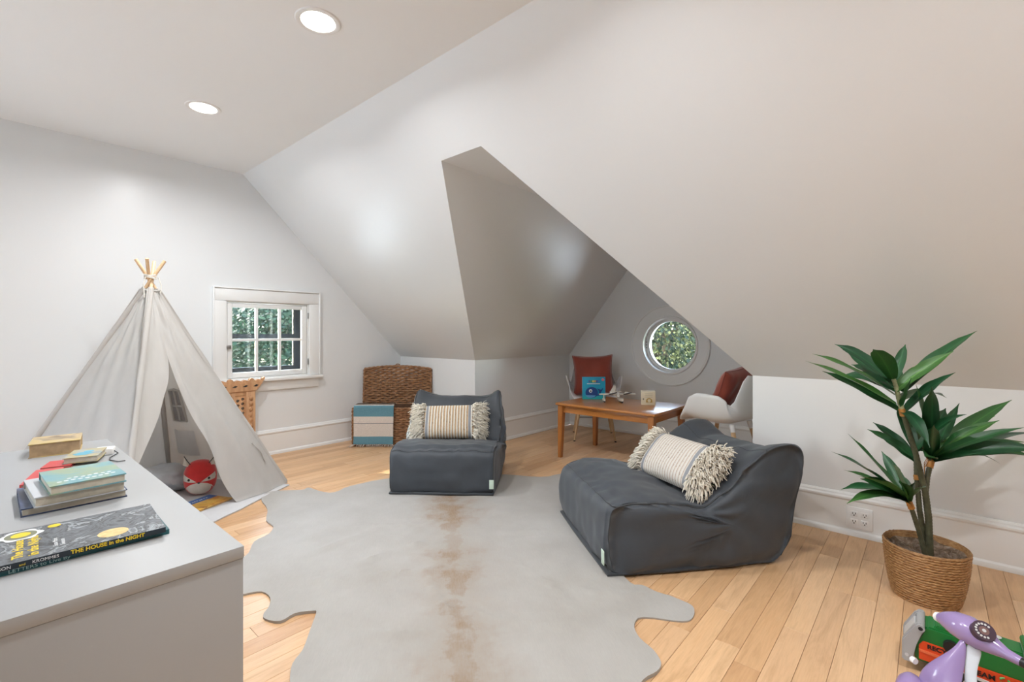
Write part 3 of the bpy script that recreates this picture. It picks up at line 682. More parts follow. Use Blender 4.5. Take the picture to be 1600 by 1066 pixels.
def panel(name, P_, Q_, ulo, uhi, seed, nu=30, nv=44, sag=.035, hmax=HT, fold=.010, hem=None):
    nrm = (Q_-P_).cross(APX-P_).normalized()
    if nrm.dot(P_.lerp(Q_, .5)-TC) < 0: nrm = -nrm
    V, Fc, U = [], [], []
    for j in range(nv+1):
        h = hmax*j/nv; a, b = ulo(h), uhi(h)
        for i in range(nu+1):
            s = i/nu; u = a+(b-a)*s; p = face_pt(P_, Q_, u, h)
            ins = sin(pi*min(1, max(0, u)))
            d = -sag*ins*(1-h) + fold*sin(u*26+5*nz((u*3, h*2, seed)))*ins*(.35+.9*(1-h))*(.5+nz((u*2.5, h*3, seed+4)))
            d += .006*nz((u*8+seed, h*7, 1)) + .004*sin((h*30+u*9)+6*nz((u*4, h*4, seed)))*ins*(.3+max(0, nz((u*3, h*3, seed+9))))
            d += .014*exp(-min(u, 1-u)/.03)
            p = p + nrm*d; p.z = max(p.z, .012); V.append(T(p)); U.append((u, h))
    for j in range(nv):
        for i in range(nu): a = j*(nu+1)+i; Fc.append((a, a+1, a+nu+2, a+nu+1))
    return mesh_obj(name, V, Fc, M_TENT, tent, True, U)
c0 = lambda h: 0.0
c1 = lambda h: 1.0
panel('side_panel', BLp, FLp, c0, c1, 1, 34)
panel('back_panel', BRp, BLp, c0, c1, 2, 28)
panel('side_panel', FRp, BRp, c0, c1, 3, 28, fold=.006)
HA, UA = .655, .415
lE = lambda h: UA if h >= HA else max(.035, UA - (UA-.05)*(HA-h)/(HA-.27))
rE = lambda h: UA if h >= HA else UA + (.66-UA)*((HA-h)/HA)**1.15
panel('door_flap', FLp, FRp, c0, lE, 4, 30, 60, sag=.0, fold=.034)
panel('door_flap', FLp, FRp, rE, c1, 5, 34, 60, sag=.0, fold=.030)
# sleeve seams over the poles, hem trim
for nm in ('FL', 'FR', 'BL', 'BR'):
    a_, b_ = poles[nm]; tube('pole_sleeve', [T(a_.lerp(b_, h)) for h in [(.006+k/14*HT)/1.075 for k in range(15)]], [.0165+.003*nz((k*.9, 2, a_.x)) for k in range(15)], M_TENT, tent, 10)
for (P_, Q_) in ((FLp, FRp), (BLp, FLp), (BRp, BLp), (FRp, BRp)):
    tube('top_hem', [T(face_pt(P_, Q_, u, HT-.004)) for u in (0, .25, .5, .75, 1)], .006, M_TENT, tent, 6)
# little tie on the right flap
tube('tie', [T(face_pt(FLp, FRp, .93, .235))+Vector((0, -.02, 0)), T(face_pt(FLp, FRp, .965, .19))+Vector((0, -.022, 0)), T(face_pt(FLp, FRp, .95, .14))+Vector((0, -.02, 0))], .005, M_TENT, tent, 6)
# window and pocket sewn on the inside of the right-hand panel
nR = (BRp-FRp).cross(APX-FRp).normalized(); nR = -nR if nR.dot(FRp.lerp(BRp, .5)-TC) > 0 else nR
def onR(u, h, off): return T(face_pt(FRp, BRp, u, h) + nR*(off + .030*sin(pi*u)*(1-h)))
M_MESH = mat_flat('window_gauze', (.33, .31, .30), .8)
wu0, wu1, wh0, wh1 = .665, .835, .335, .490
tw_ = mesh_obj('tent_window', [onR(wu0, wh0, .012), onR(wu1, wh0, .012), onR(wu1, wh1, .012), onR(wu0, wh1, .012)], [(0, 1, 2, 3)], M_MESH, tent)
um, hm = (wu0+wu1)/2, (wh0+wh1)/2
tube('window_trim', [onR(*q, .014) for q in ((wu0, wh0), (um, wh0-.004), (wu1, wh0), (wu1, hm), (wu1, wh1), (um, wh1+.006), (wu0, wh1), (wu0, hm))], .009, M_TENT, tw_, 6, True)
tube('window_trim', [onR(um, wh0, .014), onR(um, wh1, .014)], .008, M_TENT, tw_, 6); tube('window_trim', [onR(wu0, hm, .014), onR(wu1, hm, .014)], .008, M_TENT, tw_, 6)
V = []; Fc = []
for j in range(9):
    for i in range(11):
        u = .62+.25*i/10; h = .150+.135*j/8; V.append(onR(u, h, .010+.012*sin(pi*i/10)+.006*nz((u*20, h*20, 2))))
for j in range(8):
    for i in range(10): a = j*11+i; Fc.append((a, a+1, a+12, a+11))
mesh_obj('pocket', V, Fc, mat_cloth('pocket_cotton', (.74, .73, .72), .2), tent, True)
# floor mat of the tent
def mat_poly(name, pts, z, th, mat, parent, wav=.004):
    c = sum((Vector(p) for p in pts), Vector((0, 0)))/len(pts); n = len(pts); V = []; Fc = []
    for (s, zz) in ((1, 0), (1.0, th), (.985, th+.002), (.9, th), (.6, th), (.3, th)):
        for p in pts:
            q = c+(Vector(p)-c)*s; V.append((q.x, q.y, z+zz+(wav*abs(nz((q.x*6, q.y*6, 0))) if zz > 0 else 0)))
    for k in range(5):
        for j in range(n): j2 = (j+1) % n; Fc.append((k*n+j, k*n+j2, (k+1)*n+j2, (k+1)*n+j))
    Fc.append(tuple(5*n+j for j in range(n))); Fc.append(tuple(range(n-1, -1, -1)))
    return mesh_obj(name, V, Fc, mat, parent, True, angle=60)
def lerp2(a, b, k): return [tuple((Vector(a[:2]).lerp(Vector(b[:2]), i/k))) for i in range(k)]
mp_ = []
fl2, fr2 = FLp + Vector((.03, -.09, 0)), FRp + Vector((.0, -.05, 0))
for a, b in ((fl2, fr2), (fr2, BRp), (BRp, BLp), (BLp, fl2)): mp_ += lerp2(a-TC, b-TC, 12)
mp_ = [(x+.008*nz((x*5, y*5, 3)), y+.010*nz((x*5, y*5, 8))) for x, y in mp_]
mat_poly('floor_mat', mp_, .001, .007, mat_cloth('mat_cotton', (.56, .56, .57), .0), tent)

# grey blanket bundled inside the tent
def blob(name, c, r, mat, parent=None, seed=0, amp=.18, freq=3.0, sub=4, flat=True, fold=0):
    bm = bmesh.new(); bmesh.ops.create_icosphere(bm, subdivisions=sub, radius=1)
    for v in bm.verts:
        n = v.co.normalized(); k = 1+amp*nz(n*freq+Vector((seed, 0, 0)))+ (fold*sin(9*n.x+6*n.z+5*nz(n*2+Vector((seed, 0, 0)))) if fold else 0)
        v.co = Vector((c[0]+n.x*r[0]*k, c[1]+n.y*r[1]*k, c[2]+n.z*r[2]*k))
        if flat: v.co.z = max(v.co.z, c[2]-r[2]*.85)
    return bm_obj(name, bm, mat, parent, True, 80)
M_GREYB = mat_flat('grey_blanket', (.44, .46, .48), .9, .08, 20, .2, 200, sheen=.2)
bl = blob('blanket', (0, 0, .085), (.20, .13, .098), M_GREYB, None, 4, .25, 2.4, 4, True, .07); bl.location = (.82, 3.93, .012)
tag(bl, 'crumpled grey blanket bundled inside the play tent', 'blanket')
# plush fox
M_RED = mat_flat('red_plush', (.60, .022, .022), .75, .08, 30, .2, 300, sheen=.4)
M_CREAMP = mat_flat('cream_plush', (.66, .60, .53), .8, .06, 30, .2, 300, sheen=.3)
M_PINK = mat_flat('pink_plush', (.75, .50, .46), .8, .06, 30)
fox = thing('plush_fox', 'red plush fox toy with a cream belly sitting inside the tent', 'plush toy', (1.0, 3.70, .012), radians(-22))
RX, RY, RZ_ = .096, .075, .115
def fox_y(x, z):
    k = 1-(abs(x)/RX)**2.4-(abs(z-RZ_)/RZ_)**2.4; return -RY*max(0, k)**(1/2.4)
bm = bmesh.new(); bmesh.ops.create_uvsphere(bm, u_segments=36, v_segments=24, radius=1)
for v in bm.verts:
    n = v.co; e = 2/2.4; f = lambda q: (abs(q)**e)*(1 if q >= 0 else -1)
    rr = sqrt(n.x**2+n.y**2)
    v.co = Vector((0, 0, 0)) if False else Vector((f(n.x), f(n.y), f(n.z)))
    k = (abs(v.co.x)**2.4+abs(v.co.y)**2.4+abs(v.co.z)**2.4)**(-1/2.4); v.co *= k
    v.co = Vector((v.co.x*RX, v.co.y*RY, RZ_+v.co.z*RZ_))
bm_obj('body', bm, M_RED, fox, True, 80)
def fox_patch(name, poly, mat, off=.002):
    """poly in (x, z) on the front of the toy, refined by a fan of rings"""
    c = sum((Vector(p) for p in poly), Vector((0, 0)))/len(poly); pts = []
    for i in range(len(poly)):
        a, b = Vector(poly[i]), Vector(poly[(i+1) % len(poly)]); pts += [a.lerp(b, s/5) for s in range(5)]
    n = len(pts); V, Fc = [], []
    for s in (1.0, .8, .6, .4, .2):
        for p in pts: q = c+(p-c)*s; V.append((q.x, fox_y(q.x, q.y)-(off if s < 1 else .0003), q.y))
    for k in range(4):
        for j in range(n): j2 = (j+1) % n; Fc.append((k*n+j, k*n+j2, (k+1)*n+j2, (k+1)*n+j))
    Fc.append(tuple(4*n+j for j in range(n))); return mesh_obj(name, V, Fc, mat, fox, True)
fox_patch('belly', [(.078*cos(a), .048+.046*sin(a)) for a in [2*pi*k/14 for k in range(14)]], M_CREAMP)
for s in (-1, 1):
    ep = fox_patch('eye_patch', [(s*.012, .098), (s*.03, .112), (s*.060, .132), (s*.088, .150), (s*.0925, .125), (s*.088, .106), (s*.06, .100)], M_CREAMP)
    e = blob('eye', (s*.056, fox_y(.056, .117)-.002, .117), (.0085, .005, .0085), M_BLACK, ep, 0, 0, 1, 2, False)
    ear = MB(); b0 = Vector((s*.066, -.012, .198)); tip = Vector((s*.092, 0, .262))
    V = [b0+Vector((-.03, 0, .006)), b0+Vector((.03, 0, -.006)), b0+Vector((0, .026, 0)), b0+Vector((0, -.022, 0)), tip]
    ear.add(V, [(0, 3, 4), (3, 1, 4), (1, 2, 4), (2, 0, 4), (0, 2, 1, 3)]); er_ = ear.build('ear', M_CREAMP, fox)
    tube('ear_edge', [b0+Vector((s*-.02, -.022, .004)), b0.lerp(tip, .5)+Vector((s*-.010, -.014, 0)), tip], .0028, M_BLACK, er_, 6)
box('nose', (-.007, fox_y(0, .094)-.006, .089), (.007, fox_y(0, .094)+.002, .098), M_BLACK, fox, .003)
# ---------------------------------------------------------------- white dresser and the books on it
DZ = .68
dr = thing('dresser', 'low white dresser in the left foreground with books on top', 'dresser', (.349, 1.014, 0), radians(.3))
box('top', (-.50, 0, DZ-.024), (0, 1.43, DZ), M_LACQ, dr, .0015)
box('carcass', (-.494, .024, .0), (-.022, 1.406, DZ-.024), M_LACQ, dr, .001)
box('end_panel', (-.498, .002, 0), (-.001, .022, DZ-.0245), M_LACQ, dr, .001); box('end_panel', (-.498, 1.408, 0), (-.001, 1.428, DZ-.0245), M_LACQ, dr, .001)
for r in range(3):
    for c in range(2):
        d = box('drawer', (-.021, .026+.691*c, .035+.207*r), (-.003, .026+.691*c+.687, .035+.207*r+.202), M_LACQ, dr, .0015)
M_SCUFF = mat_flat('scuff', (.50, .495, .48), .6, .2)
for (x, z, L, a) in ((-.228, .590, .03, 50), (-.222, .588, .018, 55), (-.205, .606, .016, 60), (-.235, .584, .012, 45), (-.188, .602, .012, 65), (-.262, .588, .014, 30), (-.258, .582, .012, 70), (-.266, .576, .010, 20)):
    ca, sa = cos(radians(a)), sin(radians(a)); w = .0011
    mesh_obj('scuff_mark', [(x-sa*w, .0014, z+ca*w), (x+ca*L*.4, .0034, z+sa*L*.4+w*.3), (x+ca*L+sa*w*.4, .0034, z+sa*L), (x+ca*L*.5+sa*w, .0034, z+sa*L*.5-ca*w)], [(0, 1, 2, 3)], M_SCUFF, dr)
M_PAGE = mat_flat('book_pages', (.52, .47, .38), .8, .1, 60)
def mat_cover(name, kind, cols, scale=8, rough=.35):
    """generic printed covers"""
    m, nt, b = new_mat(name); co = obj_co(nt)
    if kind == 'swirl':
        n = tex_noise(nt, co, scale, 4, .6, 2.2); r = ramp(nt, n.outputs['Fac'], [(.36, cols[0]), (.45, cols[1]), (.52, cols[0]), (.56, cols[2]), (.60, cols[1]), (.70, cols[0])])
    elif kind == 'blotch':
        n = tex_noise(nt, co, scale, 3, .5, .6); r = ramp(nt, n.outputs['Fac'], [(.30, cols[0]), (.46, cols[1]), (.56, cols[2]), (.68, cols[3 % len(cols)])])
    else:
        n = tex_noise(nt, co, scale, 2); r = ramp(nt, n.outputs['Fac'], [(.3, cols[0]), (.7, cols[min(1, len(cols)-1)])])
    nt.links.new(r.outputs[0], b.inputs['Base Color']); b.inputs['Roughness'].default_value = rough
    return m
COVER = {}
def book(label, loc, rz, w, d, h, cover, group=None, spine='-y', hard=.0025, over=.003, inner=None, cat='book', name='book'):
    """lies flat: w along x, d along y; the spine side is open side's opposite"""
    t = thing(name, label, cat, loc, rz, group)
    mb = MB(); mb.box((-w/2, 0, 0), (w/2, d, hard)); mb.box((-w/2, 0, h-hard), (w/2, d, h))
    if spine == '-y': mb.box((-w/2, 0, hard), (w/2, hard, h-hard)); pg = ((-w/2+over, hard, hard), (w/2-over, d-over, h-hard))
    elif spine == '+y': mb.box((-w/2, d-hard, hard), (w/2, d, h-hard)); pg = ((-w/2+over, over, hard), (w/2-over, d-hard, h-hard))
    else: mb.box((-w/2, 0, hard), (-w/2+hard, d, h-hard)); pg = ((-w/2+hard, over, hard), (w/2-over, d-over, h-hard))
    COVER[t.name] = mb.build('cover', cover, t); box('pages', pg[0], pg[1], M_PAGE if inner is None else inner, t)
    return t
M_C1 = mat_cover('cover_dark_swirl', 'swirl', [(.035, .038, .042), (.14, .155, .17), (.36, .39, .41)], 13)
M_C2 = mat_flat('cover_teal', (.012, .10, .115), .35); M_C3 = mat_cover('cover_navy', 'blotch', [(.02, .035, .09), (.02, .035, .085), (.03, .05, .12), (.10, .14, .24)], 12)
M_C4 = mat_cover('cover_white', 'plain', [(.50, .51, .53), (.46, .48, .50)], 6); M_C5 = mat_cover('cover_aqua', 'blotch', [(.12, .28, .33), (.17, .34, .36), (.29, .36, .22), (.15, .31, .34)], 9)
M_C6 = mat_cover('cover_sand', 'blotch', [(.48, .35, .15), (.52, .38, .13), (.50, .37, .20), (.18, .12, .06)], 14); M_C7 = mat_flat('cover_red', (.55, .06, .06), .4)
M_C8 = mat_cover('cover_sky_yellow', 'blotch', [(.34, .36, .33), (.42, .34, .15), (.36, .38, .35), (.20, .23, .25)], 16)
M_YEL = mat_flat('gold_ink', (.72, .53, .02), .45); M_WINK = mat_flat('white_ink', (.72, .74, .74), .5); M_GOLD = mat_flat('gold_seal', (.66, .47, .20), .4, .2, 80)
M_AQI = mat_flat('pale_teal_ink', (.45, .68, .68), .5)
def RX_(a): return Matrix.Rotation(radians(a), 4, 'X')
b2 = book('thin dark teal paperback lying under the grey picture book', (.135, 1.195, DZ), radians(-1.5), .262, .195, .010, M_C2)
text('lettering', 'LETTERS to Live By', .0085, M_AQI, COVER[b2.name], Matrix.Translation((-.10, -.0006, .0022)) @ RX_(90), sx=1.15, extrude=.0002)
b1 = book('grey swirl-covered picture book with a yellow sun, on the dresser edge', (.126, 1.186, DZ+.010), radians(-3.2), .262, .190, .0105, M_C1)
text('lettering', 'THE HOUSE in the NIGHT', .0098, M_YEL, COVER[b1.name], Matrix.Translation((-.012, -.0009, .0022)) @ RX_(90), extrude=.0002, bold=.0003, sx=.98)
text('lettering', 'SWANSON', .0075, M_WINK, COVER[b1.name], Matrix.Translation((-.125, -.0009, .0026)) @ RX_(90), extrude=.0002); text('lettering', 'and', .0055, M_YEL, COVER[b1.name], Matrix.Translation((-.078, -.0009, .003)) @ RX_(90), extrude=.0002)
text('lettering', 'KROMMES', .0075, M_WINK, COVER[b1.name], Matrix.Translation((-.062, -.0009, .0026)) @ RX_(90), extrude=.0002)
box('spine_strip', (-.131, -.0005, .0002), (.131, .0001, .0103), mat_flat('spine_ink', (.012, .022, .032), .35), COVER[b1.name])
# printed cover of the top book: title, sun and seal
Rz90 = Matrix.Rotation(radians(90), 4, 'Z')
def disc(name, c, r, mat, parent, z, seg=28, wav=0, sy=1):
    V = [(c[0]+(r+wav*cos(k*6*2*pi/seg))*cos(2*pi*k/seg), c[1]+sy*(r+wav*cos(k*6*2*pi/seg))*sin(2*pi*k/seg), z) for k in range(seg)]
    return mesh_obj(name, V+[(x, y, z+.0003) for x, y, _ in V], [tuple(range(seg, 2*seg)), tuple(range(seg-1, -1, -1))]+[(i, (i+1) % seg, seg+(i+1) % seg, seg+i) for i in range(seg)], mat, parent)
disc('printed_sun', (-.078, .152), .030, M_WINK, COVER[b1.name], .0106, 48, .003); disc('printed_sun', (-.078, .152), .023, mat_flat('olive_ink', (.18, .19, .12), .4), COVER[b1.name], .0109, 40); disc('printed_sun', (-.078, .152), .014, M_YEL, COVER[b1.name], .0112)
disc('printed_moon', (-.030, .172), .010, M_YEL, COVER[b1.name], .0106)
disc('gold_seal', (.052, .042), .024, M_GOLD, COVER[b1.name], .0106, 36)
text('lettering', 'The House\nin the Night', .020, M_YEL, COVER[b1.name], Matrix.Translation((-.074, .018, .0106)) @ Rz90, extrude=.0002, sx=1.15, bold=.0004)
text('lettering', 'Susan Marie\nSwanson', .010, M_WINK, COVER[b1.name], Matrix.Translation((-.028, .04, .0106)) @ Rz90, extrude=.0002)
b3 = book('navy hardback book at the bottom of the stack of three', (.160, 1.545, DZ), radians(-.5), .190, .215, .019, M_C3, 'books stacked on the dresser', '+y')
b4 = book('white hardback book in the middle of the stack of three', (.168, 1.532, DZ+.0195), radians(2), .165, .205, .024, M_C4, 'books stacked on the dresser', '+y')
b5 = book('aqua picture book on top of the stack of three', (.180, 1.522, DZ+.044), radians(2), .140, .180, .021, M_C5, 'books stacked on the dresser', '+y')
rgn = random.Random(2)
for k in range(9): disc('printed_title', (-.050+.0125*k, .030+.004*sin(k)), .0048, M_WINK, COVER[b5.name], .0211, 8)
for k in range(7): disc('printed_title', (-.030+.0125*k, .052+.003*sin(k*2)), .0045, M_WINK, COVER[b5.name], .0211, 8)
b6 = book('thick sand-coloured picture book at the far end of the dresser', (.176, 2.245, DZ), radians(-8), .130, .150, .046, M_C6, None, '+y', inner=mat_flat('tan_pages', (.40, .27, .15), .8, .2, 40))
b7 = book('small red board book behind the stack of three', (.105, 1.83, DZ), radians(-14), .062, .17, .010, M_C7, None, '-x')
b9 = book('flat red booklet under the small picture book with a blue bird', (.160, 2.02, DZ), radians(-18), .07, .09, .008, M_C7, None, '-x')
b8 = book('small picture book with a blue bird on its cover', (.216, 2.018, DZ+.0085), radians(-18), .085, .13, .018, M_C8, None, '+y')
disc('printed_bird', (-.004, .052), .024, mat_flat('blue_ink', (.10, .36, .48), .45), COVER[b8.name], .0181, 24, .002); disc('printed_bird', (.004, .085), .013, mat_flat('blue_ink_head', (.12, .40, .52), .45), COVER[b8.name], .0184, 20)
ad = thing('night_light_adapter', 'small white plug adapter with a thin dark cord on the dresser', 'adapter', (.285, 2.12, DZ), radians(-18))
box('adapter_body', (-.026, 0, 0), (.026, .05, .022), M_WHITE, ad, .004)
tube('cord', [(.026, .02, .010), (.040, .0, .004), (.028, -.06, .003), (.036, -.10, .003), (.062, -.135, .003), (.080, -.132, .003)], .0016, M_BLACK, ad, 6)

# ---------------------------------------------------------------- carved wooden panel below the casement
M_TEAK = mat_wood('carved_teak', (.42, .21, .095), (.55, .30, .15), 'z', 1.0, .6, c3=(.60, .36, .19))
cp = thing('carved_panel', 'carved pierced wooden panel with a flared crest below the window', 'carved panel', (1.33, 4.405, 0))
box('post', (.195, -.020, 0), (.270, .020, .60), M_TEAK, cp, .004); box('post', (-.270, -.020, 0), (-.195, .020, .60), M_TEAK, cp, .004)
box('stile', (.085, -.016, .05), (.110, .016, .60), M_TEAK, cp, .003); box('stile', (-.110, -.016, .05), (-.085, .016, .60), M_TEAK, cp, .003)
box('rail', (-.195, -.015, .03), (.195, .015, .10), M_TEAK, cp, .003); box('rail', (-.195, -.015, .565), (.195, .015, .60), M_TEAK, cp, .003)
def fret(x0, x1, z0, z1, seed):
    """pierced scrollwork: a panel with leaf-shaped holes"""
    rg = random.Random(seed); outer = [(x0, z0), (x1, z0), (x1, z1), (x0, z1)]; loops = [[Vector((x, 0, z)) for x, z in outer]]
    z = z0+.028; side = 1; xm = (x0+x1)/2; hw = (x1-x0)/2
    while z < z1-.022:
        for sx_ in (-1, 1):
            cx = xm+sx_*hw*.45; rot = sx_*side*.7; a_, b_ = hw*.30, .013
            loops.append([Vector((cx+a_*cos(t)*cos(rot)-b_*sin(t)*sin(rot), 0, z+.006*sx_+a_*cos(t)*sin(rot)+b_*sin(t)*cos(rot))) for t in [2*pi*k/10 for k in range(10)]])
        z += .040; side = -side
    Vv = [p for l in loops for p in l]; tr = geometry.tessellate_polygon(loops); N = len(Vv); F2 = [tuple(t) for t in tr]+[tuple(i+N for i in reversed(t)) for t in tr]; o = 0
    for l in loops:
        for i in range(len(l)): a = o+i; b = o+(i+1) % len(l); F2.append((a, b, b+N, a+N))
        o += len(l)
    return mesh_obj('fretwork', [p+Vector((0, -.009, 0)) for p in Vv]+[p+Vector((0, .009, 0)) for p in Vv], F2, M_TEAK, cp)
fret(.110, .195, .10, .565, 1); fret(-.195, -.110, .10, .565, 2); fret(-.085, .085, .42, .565, 3)
box('centre_board', (-.085, -.008, .10), (.085, .008, .42), mat_wood('carved_teak_dark', (.30, .15, .07), (.42, .22, .11), 'z', 1, .6), cp, .002)
for s in (-1, 1):
    for k in range(11): blob('carved_leaf', (s*.232, -.021, .06+.048*k), (.017, .008, .020), M_TEAK, cp, k, .5, 3, 2, False)
Mc = Matrix(((1, 0, 0, 0), (0, 0, -1, 0), (0, 1, 0, 0), (0, 0, 0, 1)))
prism('cornice', [(-.275, .600), (.275, .600), (.300, .630), (.330, .672), (-.330, .672), (-.300, .630)], -.026, .026, M_TEAK, cp, .003, Mc)
crest = [(-.330, .672)]
for k in range(13):
    xa = -.330+.66*k/12.0; hh = .022+.014*(k % 3 == 1)+(.022 if k in (0, 12) else 0)
    if k < 12: crest += [(xa+.004, .676+hh*.7), (xa+.020, .676+hh), (xa+.036, .676+hh*.75), (xa+.050, .682)]
crest += [(.325, .705), (.345, .716), (.348, .700), (.330, .672)]
prism('crest', crest, -.018, .018, M_TEAK, cp, 0, Mc)
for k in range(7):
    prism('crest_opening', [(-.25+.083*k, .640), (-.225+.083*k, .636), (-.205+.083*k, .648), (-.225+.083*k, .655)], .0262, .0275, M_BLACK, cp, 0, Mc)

# ---------------------------------------------------------------- wicker trunk with its lid up
def mat_wicker(name, c1, c2, c3, sc=26):
    m, nt, b = new_mat(name); co = obj_co(nt); n = tex_noise(nt, mapping(nt, co, (1, 1, 3.2)).outputs[0], sc, 3, .6); n2 = tex_noise(nt, co, 3, 2)
    r = ramp(nt, n.outputs['Fac'], [(.30, c1), (.5, c2), (.72, c3)]); nt.links.new(r.outputs[0], b.inputs['Base Color']); b.inputs['Roughness'].default_value = .55
    add_bump(nt, b, tex_noise(nt, mapping(nt, co, (8, 8, 60)).outputs[0], 10, 3).outputs['Fac'], .3, .002); return m
M_WICK = mat_wicker('banana_leaf_wicker', (.10, .040, .014), (.25, .115, .045), (.46, .26, .135))
def weave(name, w, h, mat, parent, M, pitch=.0175, cell=.048, depth=.0105, top=None, both=False):
    """twisted strands woven over hidden stakes; plane in x,z facing -y. top(x) limits the height"""
    rows = int(round(h/pitch)); pitch = h/rows; cols = int(round(w/cell)); cell = w/cols; V, Fc = [], []; su, sv = 6, 5
    nx = cols*su
    for r in range(rows):
        base = len(V)
        for j in range(sv+1):
            for i in range(nx+1):
                x = -w/2+w*i/nx; s = j/sv; prof = sin(pi*s)
                ph = pi*(x+w/2)/cell + pi*(r % 2); lift = .5+.5*cos(ph*1.0)
                jit = nz((x*22, r*3.7, 1))*1.5
                z = (r+s)*pitch + .0045*sin(ph)*(.6+.3*jit)
                y = -depth*prof*(.35+.75*lift) - .0012*jit
                if top is not None: z = z*top(x)/h
                V.append(M @ Vector((x, y, z)))
        for j in range(sv):
            for i in range(nx): a = base+j*(nx+1)+i; Fc.append((a, a+1, a+nx+2, a+nx+1))
    return mesh_obj(name, V, Fc, mat, parent, True)
tr = thing('wicker_trunk', 'brown wicker trunk with raised lid standing across the corner', 'trunk', (2.415, 4.20, 0), math.atan2(-.749, .662))
TW, TD, TH = .70, .325, .362
I4 = Matrix.Identity(4)
weave('front_weave', TW, TH, M_WICK, tr, Matrix.Translation((TW/2, 0, .004)))
weave('side_weave', TD, TH, M_WICK, tr, Matrix.Translation((0, TD/2, .004)) @ Matrix.Rotation(radians(-90), 4, 'Z'))
weave('side_weave', TD, TH, M_WICK, tr, Matrix.Translation((TW, TD/2, .004)) @ Matrix.Rotation(radians(90), 4, 'Z'))
weave('back_weave', TW, TH, M_WICK, tr, Matrix.Translation((TW/2, TD, .004)) @ Matrix.Rotation(radians(180), 4, 'Z'))
M_INN = mat_flat('trunk_lining', (.10, .05, .025), .8, .2, 20)
ib = MB(); ib.box((.004, .004, .004), (TW-.004, TD-.004, .018)); ib.box((.004, .002, .018), (TW-.004, .012, TH)); ib.box((.004, TD-.012, .018), (TW-.004, TD-.002, TH)); ib.box((.002, .012, .018), (.012, TD-.012, TH)); ib.box((TW-.012, .012, .018), (TW-.002, TD-.012, TH))
ib.build('inner_frame', M_INN, tr)
def rope(pts, r, name='rim'):
    fr = []; P_ = [Vector(p) for p in pts]; out = []
    for i in range(len(P_)-1):
        k = max(2, int((P_[i+1]-P_[i]).length/.012))
        for s in range(k): out.append(P_[i].lerp(P_[i+1], s/k))
    out.append(P_[-1]); return tube(name, out, [r*(1+.22*sin(i*2.1)) for i in range(len(out))], M_WICK, tr, 7)
for a, b in (((0, 0), (TW, 0)), ((TW, 0), (TW, TD)), ((TW, TD), (0, TD)), ((0, TD), (0, 0))):
    rope([(*a, TH+.004), (*b, TH+.004)], .009); rope([(*a, .010), (*b, .010)], .009)
for a in ((0, 0), (TW, 0), (TW, TD), (0, TD)): rope([(*a, 0.0), (*a, TH)], .010, 'corner_rope')
# open lid, leaning back a little; its arched top edge is the front edge of the closed lid
LM = Matrix.Translation((TW/2, TD+.012, TH+.014)) @ Matrix.Rotation(radians(-5), 4, 'X')
LH = .350
arch = lambda x: LH + .030*(1-(2*x/TW)**2)
weave('lid_weave', TW, LH, M_WICK, tr, LM, top=arch)
weave('lid_back_weave', TW, LH, M_WICK, tr, LM @ Matrix.Translation((0, .05, 0)) @ Matrix.Rotation(radians(180), 4, 'Z'), top=arch)
rope([LM @ Vector((x, .0, arch(x))) for x in [-TW/2+TW*k/16 for k in range(17)]], .010, 'lid_rim'); rope([LM @ Vector((x, .045, arch(x)-.004)) for x in [-TW/2+TW*k/16 for k in range(17)]], .009, 'lid_rim')
for s in (-1, 1):
    rope([LM @ Vector((s*TW/2, 0, 0)), LM @ Vector((s*TW/2, 0, LH))], .010, 'lid_rim'); rope([LM @ Vector((s*TW/2, .045, 0)), LM @ Vector((s*TW/2, .045, LH))], .010, 'lid_rim')
    weave('lid_side_weave', .046, LH, M_WICK, tr, LM @ Matrix.Translation((s*TW/2, .023, 0)) @ Matrix.Rotation(radians(90*s), 4, 'Z'), cell=.046)
lp = [LM @ Vector((.022*cos(a), -.006, LH+.036+.014*sin(a))) for a in [2*pi*k/12 for k in range(12)]]
tube('lid_loop', lp, .005, M_WICK, tr, 6, True)

# striped throw hanging over the trunk's front
def mat_throw():
    m, nt, b = new_mat('striped_throw'); uv = nt.nodes.new('ShaderNodeUVMap').outputs[0]; sp = nt.nodes.new('ShaderNodeSeparateXYZ'); nt.links.new(uv, sp.inputs[0])
    co = obj_co(nt); n = tex_noise(nt, mapping(nt, co, (30, 30, 90)).outputs[0], 4, 3, .7); cr, tl = (.66, .59, .52), (.12, .27, .33)
    r = ramp(nt, sp.outputs['Y'], [(0, tl), (.19, cr), (.475, (.16, .17, .19)), (.49, cr), (.635, tl), (.90, cr), (1, cr)], 'CONSTANT')
    f = ramp(nt, n.outputs['Fac'], [(.3, (.72, .72, .74)), (.7, (1.1, 1.1, 1.1))]); mm = nt.nodes.new('ShaderNodeMixRGB'); mm.blend_type = 'MULTIPLY'; mm.inputs[0].default_value = 1
    nt.links.new(r.outputs[0], mm.inputs[1]); nt.links.new(f.outputs[0], mm.inputs[2]); nt.links.new(mm.outputs[0], b.inputs['Base Color']); b.inputs['Roughness'].default_value = .9
    add_bump(nt, b, n.outputs['Fac'], .4, .003); return m
M_THROW = mat_throw()
th = thing('striped_throw', 'folded cream and teal striped throw hanging over the wicker trunk', 'throw', (2.415, 4.20, 0), math.atan2(-.749, .662))
V, Fc, U = [], [], []; tw0, tw1, nv_ = .022, .405, 40
